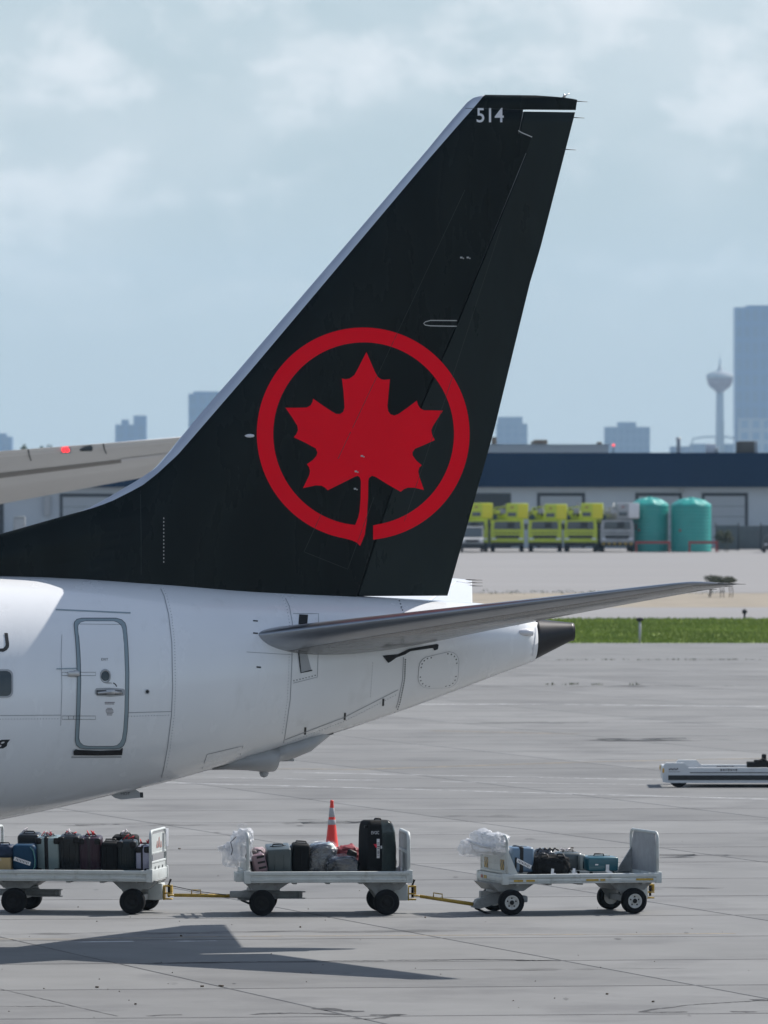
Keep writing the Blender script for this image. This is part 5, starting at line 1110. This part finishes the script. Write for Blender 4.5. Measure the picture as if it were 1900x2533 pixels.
# tanks
tealp = mat('teal_polyethylene', (.015, .32, .28), .38, coat=.1, var=.08, vscale=.8)
red_s = mat('red_steel_barrier', (.28, .03, .03), .5, var=.15)
def tank(px0, px1, ytop, yb, label, dist):
    Dk = dist; s = F / Dk; rad = (px1 - px0) / 2 / s; r = empty('storage_tank', (((px0+px1)/2 - CX) / s, Dk + rad, 0)); tag(r, label, 'tank', 'teal storage tanks by the hangar')
    H = HC - (ytop - YH) / s; hs_ = H * .865; prof = [(rad - .02, 0)]
    n = 13
    for k in range(n):
        z0 = hs_ * k / n; z1 = hs_ * (k + 1) / n; prof += [(rad - .035, z0 + .02), (rad, z0 + .07), (rad, z1 - .07), (rad - .035, z1 - .02)]
    prof += [(rad - .04, hs_)]; mb = MB(); mb.lathe(prof, n=48); b = mb.build('shell', tealp, r)
    mb = MB(); rings = []
    for q, (fr, z) in enumerate(((1.0, hs_), (.97, hs_ + .08), (.66, hs_ + (H - hs_)*.66), (.32, H - .06), (.16, H))):
        rings.append([Vector(((rad - .03)*fr*math.cos(2*math.pi*k/48), (rad - .03)*fr*math.sin(2*math.pi*k/48), z + (.045 if (k // 3) % 2 == 0 and 0 < q < 4 else 0))) for k in range(48)])
    mb.loft(rings, smooth=False); mb.build('domed_top', tealp, r)
    mb = MB(); mb.lathe([(.30, H - .03), (.32, H + .05), (.24, H + .08), (0, H + .09)], (-.0, 0, 0), 20); mb.build('lid', tealp, r)
    mb = MB(); mb.lathe([(0, -.04), (.14, -.03), (.14, .04)], (-rad*.55, -rad*.82, hs_*.46), 12, axis='y'); mb.build('valve', red_s, r)
tank(1561, 1656, 1231, 1365, 'teal water tank beside the white deicing truck', DT + 1); tank(1661, 1762, 1232, 1368, 'teal water tank beside the dark fence, wider of the two', DT)
def barrier(px0, px1, label):
    Dk = DT - 3.0; s = F / Dk; a, b = (px0 - CX) / s, (px1 - CX) / s; r = empty('steel_barrier', ((a+b)/2, Dk, 0)); tag(r, label, 'barrier', 'red barriers before the tanks'); w = b - a
    mb = MB(); mb.box((0, 0, .85), (w, .12, .20), .02); mb.build('rail', red_s, r)
    for x in (-w/2 + .1, w/2 - .1): mb = MB(); mb.box((x, .05, .45), (.16, .14, .90), .02); mb.box((x, .05, .02), (.4, .4, .04)); mb.build('post', red_s, r)
barrier(1571, 1659, 'low red barrier before the tank beside the white truck'); barrier(1703, 1776, 'low red barrier before the tank beside the dark fence')
# dark fence, shrub and parked car at the far edge
Df = DT + 9; fr_ = empty('fence', ((1860 - CX) / F * Df, Df, 0)); tag(fr_, 'dark grey screen fence standing right of the teal tanks', 'fence'); fm = mat('dark_grey_mesh_screen', (.10, .11, .12), .8, var=.2, vscale=.8)
for k in range(9):
    x = -2.2 + 2.0*k; mb = MB(); mb.box((x, 0, 1.18), (1.9, .05, 2.2 - .1*(k % 2)), .02); mb.build('screen_panel', fm, fr_)
    mb = MB(); mb.cyl((x - 1.0, .05, 0), (x - 1.0, .05, 2.5), .05, n=8); mb.build('post', M['rimd'], fr_)
D_ = gd(1367); cr_ = empty('parked_car', ((1915 - CX) / F * D_, D_, 0)); tag(cr_, 'dark car cut off by the picture edge beyond the fence', 'car'); dcar = mat('dark_car_paint', (.03, .03, .033), .3, coat=.5)
mb = MB(); mb.prism([(-.9, .35), (.9, .35), (.92, .9), (.68, 1.45), (-.68, 1.45), (-.92, .9)], 0, 4.3); mb.build('body', dcar, cr_, bev=.1)
mb = MB(); mb.prism([(-.72, .95), (.72, .95), (.6, 1.38), (-.6, 1.38)], -.03, .05); mb.build('windscreen', M['tgl'], cr_)
for s in (-1, 1):
    mb = MB(); mb.box((s*.7, -.02, .72), (.3, .08, .14), .03); mb.build('headlight', M['decal'], cr_)
    for yy in (.8, 3.4): mb = MB(); mb.lathe([(.15, -.1), (.3, -.1), (.33, .0), (.3, .1), (.15, .1)], (s*.8, yy, .33), 14, axis='x'); mb.build('wheel', M['tyre'], cr_)
D_ = DT + 6; cab_ = empty('grey_cabinet', ((48 - CX) / F * D_, D_, 0)); tag(cab_, 'grey utility cabinet in front of the hangar, seen under the far wing', 'cabinet')
mb = MB(); mb.box((0, 0, 1.55), (1.05, .8, 3.1), .06); mb.build('body', M['cartd'], cab_); mb = MB(); mb.box((0, -.41, 1.5), (.85, .03, 2.7), .02); mb.build('door', M['fairing'], cab_)

leafm = mat('dark_shrub_leaf', (.055, .06, .028), .9, var=.45, vscale=2.5); stemm = mat('shrub_stem', (.10, .08, .06), .9); treem = mat('far_tree_leaf', (.025, .05, .03), .9, var=.4, vscale=.4)
def shrub(p, w, h, z0, n, label, cat='shrub', lm=leafm, leaf=.07, seed=1, name='shrub', stems=6, group=None):
    rd = random.Random(seed); r = empty(name, p); tag(r, label, cat, group); V, Fc = [], []
    blobs = [(rd.uniform(-.36, .36)*w, rd.uniform(-.3, .3)*w, z0 + (h - z0)*rd.uniform(.3, .75), rd.uniform(.16, .30)) for _ in range(9)]
    for _ in range(n):
        b = rd.choice(blobs); v = Vector((rd.gauss(0, 1), rd.gauss(0, 1), rd.gauss(0, 1))).normalized() * rd.uniform(.4, 1)
        c = Vector((b[0] + v.x*b[3]*w, b[1] + v.y*b[3]*w, b[2] + v.z*b[3]*(h - z0)*.8))
        u = Vector((rd.gauss(0, 1), rd.gauss(0, 1), rd.gauss(0, 1))).normalized(); t = u.orthogonal().normalized(); s = leaf * rd.uniform(.6, 1.5); k = len(V)
        V += [c - u*s, c + t*s*.5, c + u*s, c - t*s*.5]; Fc.append((k, k+1, k+2, k+3))
    me = bpy.data.meshes.new('foliage'); me.from_pydata(V, [], Fc); me.materials.append(lm); o = bpy.data.objects.new('foliage', me); COL.objects.link(o); o.parent = r
    for k in range(stems):
        x = rd.uniform(-.4, .4)*w; mb = MB(); mb.tube([(x, 0, -.03), (x*.95 + rd.uniform(-.04, .04)*w, 0, z0*.6), (x*.9, rd.uniform(-.1, .1), (z0 + h)/2)], .025 * max(1, h / 2.2), 6); mb.build('stem', stemm, r)
    return r
shrub(G(1784, 1476), 1.75, 1.30, .42, 3600, 'low brown-green shrub standing by itself in the dry grass beyond the tail', seed=4, stems=7, leaf=.045)
shrub(Vector(((1793 - CX) / F * (DT + 4), DT + 4, 0)), 1.5, 2.2, .3, 1500, 'dark shrub against the fence next to the teal tank', seed=6, leaf=.10)
# markers on the grass
p = G(1583, 1590); o = empty('marker_post', p); tag(o, 'white marker post with dark cap in the green grass', 'post'); mb = MB(); mb.cyl((0, 0, -.02), (0, 0, .86), .06, .05, 10); mb.build('post', M['fairing'], o); mb = MB(); mb.lathe([(.07, .86), (.15, .90), (.15, .98), (.08, 1.02), (0, 1.03)], n=14); mb.build('cap', M['rimd'], o)
p = G(1842, 1529); o = empty('edge_light', p); tag(o, 'small dark edge light at the rim of the taxiway', 'light'); mb = MB(); mb.cyl((0, 0, 0), (0, 0, .22), .05, n=8); mb.build('stake', M['rimd'], o); mb = MB(); mb.lathe([(.05, .2), (.12, .24), (.12, .36), (.05, .42), (0, .43)], n=12); mb.build('lamp_head', M['rimd'], o)

# ---------------------------------------------------------------- city on the skyline
DC = 8600.0; SCY = F / DC
def kx(px): return (px - CX) / SCY
def kz(py): return HC - (py - YH) / SCY
ctm = mat('blue_glass_facade', (.03, .10, .26), .3, var=.10, vscale=.02); ctm2 = mat('blue_grey_facade', (.06, .12, .24), .5, var=.12, vscale=.02); ctm3 = mat('pale_facade', (.22, .25, .30), .6, var=.08, vscale=.02); win_m = mat('hazed_window', (.03, .085, .20), .4)  # window tone kept near the facades, so haze is put into the colour
def tower(px0, px1, py, label, m=ctm2, depth=30, dd=0, tops=(), cols=4, rows=5, cat='tower block', name='tower_block', wm=win_m):
    r = empty(name, ((kx(px0) + kx(px1)) / 2, DC + dd, 0)); tag(r, label, cat, 'buildings on the far skyline'); w = kx(px1) - kx(px0); H = kz(py)
    mb = MB(); mb.box((0, depth/2, H/2), (w, depth, H)); mb.build('wall', m, r)
    for a, b, y in tops: mb = MB(); x0, x1 = kx(a) - r.location.x, kx(b) - r.location.x; hh = kz(y) - H; mb.box(((x0+x1)/2, depth/2, H + hh/2 - .01), (x1 - x0, depth*.7, hh)); mb.build('roof_house', m, r)
    zl_ = max(0, kz(1122)); first = None
    for i in range(cols):
        for j in range(rows):
            cw, ch = w / cols, (H - zl_) / rows; x, z = -w/2 + cw*(i + .5), zl_ + ch*(j + .5)
            if first is None: mb = MB(); mb.box((0, -.15, 0), (cw*.62, .5, ch*.66)); first = o = mb.build('window', wm, r)
            else: o = first.copy(); COL.objects.link(o); o.parent = r
            o.location = (x, 0, z)
    return r
tower(1818, 1960, 760, 'tallest blue glass tower, cut off by the picture edge', ctm, 45, tops=((1846, 1905, 755),), cols=7, rows=9)
tower(1822, 1990, 1036, 'pale lower block in front of the tallest glass tower', ctm3, 25, -60, cols=6, rows=3, wm=ctm2)
tower(1228, 1305, 1048, 'blue-grey block with stepped roof just beyond the fin', ctm2, 30, tops=((1231, 1293, 1031),), cols=4, rows=4)
tower(1496, 1608, 1056, 'wide blue-grey block with raised middle on the skyline', ctm2, 30, tops=((1528, 1574, 1044),), cols=7, rows=3)
tower(285, 362, 1050, 'dark blue block with notched roof above the far wing', ctm, 30, tops=((330, 362, 1028), (300, 318, 1038)), cols=3, rows=4)
tower(466, 560, 974, 'dark blue tower half hidden by the leading edge of the fin', ctm, 30, tops=((478, 545, 968),), cols=4, rows=5)
tower(-60, 30, 1080, 'dark blue rounded block at the edge above the far wing', ctm, 30, tops=((-40, 16, 1072),), cols=3, rows=3)
tower(1660, 1745, 1104, 'low blue block under the arched roof on the skyline', ctm2, 20, 30, cols=4, rows=1); tower(1400, 1446, 1112, 'lowest blue block peeping over the hangar roof', ctm2, 20, 30, cols=3, rows=1)
ar = empty('arena', (kx(1760), DC - 20, 0)); tag(ar, 'low saddle roofed arena behind the observation tower', 'building', 'buildings on the far skyline')
mb = MB(); mb.tube([(kx(1708) - kx(1760), 0, kz(1118)), (kx(1712) - kx(1760), 0, kz(1086)), (kx(1740) - kx(1760), 0, kz(1081)), (kx(1800) - kx(1760), 0, kz(1081)), (kx(1822) - kx(1760), 0, kz(1086))], .8, 6); mb.build('roof_rim', ctm3, ar)
mb = MB(); mb.box((0, 12, kz(1098)/2), (kx(1820) - kx(1712), 20, kz(1098))); mb.build('wall', ctm2, ar)
ob = empty('observation_tower', (kx(1777), DC - 40, 0)); tag(ob, 'slender observation tower with a round pod and mast', 'tower', 'buildings on the far skyline')
mb = MB(); mb.lathe([(4.6, 0), (4.2, kz(1050)), (3.6, kz(960))], n=20); mb.build('shaft', ctm3, ob)
mb = MB(); mb.lathe([(3.6, kz(972)), (5.2, kz(967)), (10.0, kz(959)), (12.4, kz(949)), (13.2, kz(936))], n=28); mb.build('pod', mat('red_brown_pod', (.14, .045, .045), .7, spec=.1), ob)
mb = MB(); mb.lathe([(13.2, kz(936)), (14.2, kz(935)), (14.0, kz(932)), (12.4, kz(926)), (8.6, kz(921)), (3.4, kz(919)), (1.5, kz(910)), (.9, kz(904))], n=28); mb.build('pod_roof', mat('pale_pod_roof', (.30, .31, .33), .8, spec=.1), ob)
mb = MB(); mb.cyl((0, 0, kz(906)), (0, 0, kz(886)), .8, .5, 8); mb.cyl((0, 0, kz(886)), (0, 0, kz(868)), .22, .06, 6); mb.build('mast', ctm2, ob)
for k, (px, w, h, s) in enumerate(((62, 9, 4.2, 11), (92, 10, 5.6, 12), (112, 7, 4.6, 13))):
    shrub(Vector(((px - CX) / F * 1150, 1150, 0)), w * .33, HC + (YH - (1098 - 3*h)) / F * 1150, 4.5, 900, ('small dark tree', 'tallest dark tree', 'narrow dark tree')[k] + ' showing above the far wing', 'tree', treem, .28, s, 'tree', 2, 'trees beyond the hangar')

# ---------------------------------------------------------------- air between here and the city
hz_ = bpy.data.materials.new('haze_air'); hz_.use_nodes = True; _n, _l = hz_.node_tree.nodes, hz_.node_tree.links; _n.clear()
_v = _n.new('ShaderNodeVolumePrincipled'); _v.inputs['Color'].default_value = (.55, .78, 1.0, 1); _v.inputs['Density'].default_value = 5.0e-5; _v.inputs['Anisotropy'].default_value = 0.0
_o = _n.new('ShaderNodeOutputMaterial'); _l.new(_v.outputs[0], _o.inputs['Volume'])
mb = MB(); mb.box((0, 4600, 124), (5600, 10400, 252)); tag(mb.build('haze', hz_), kind='stuff')
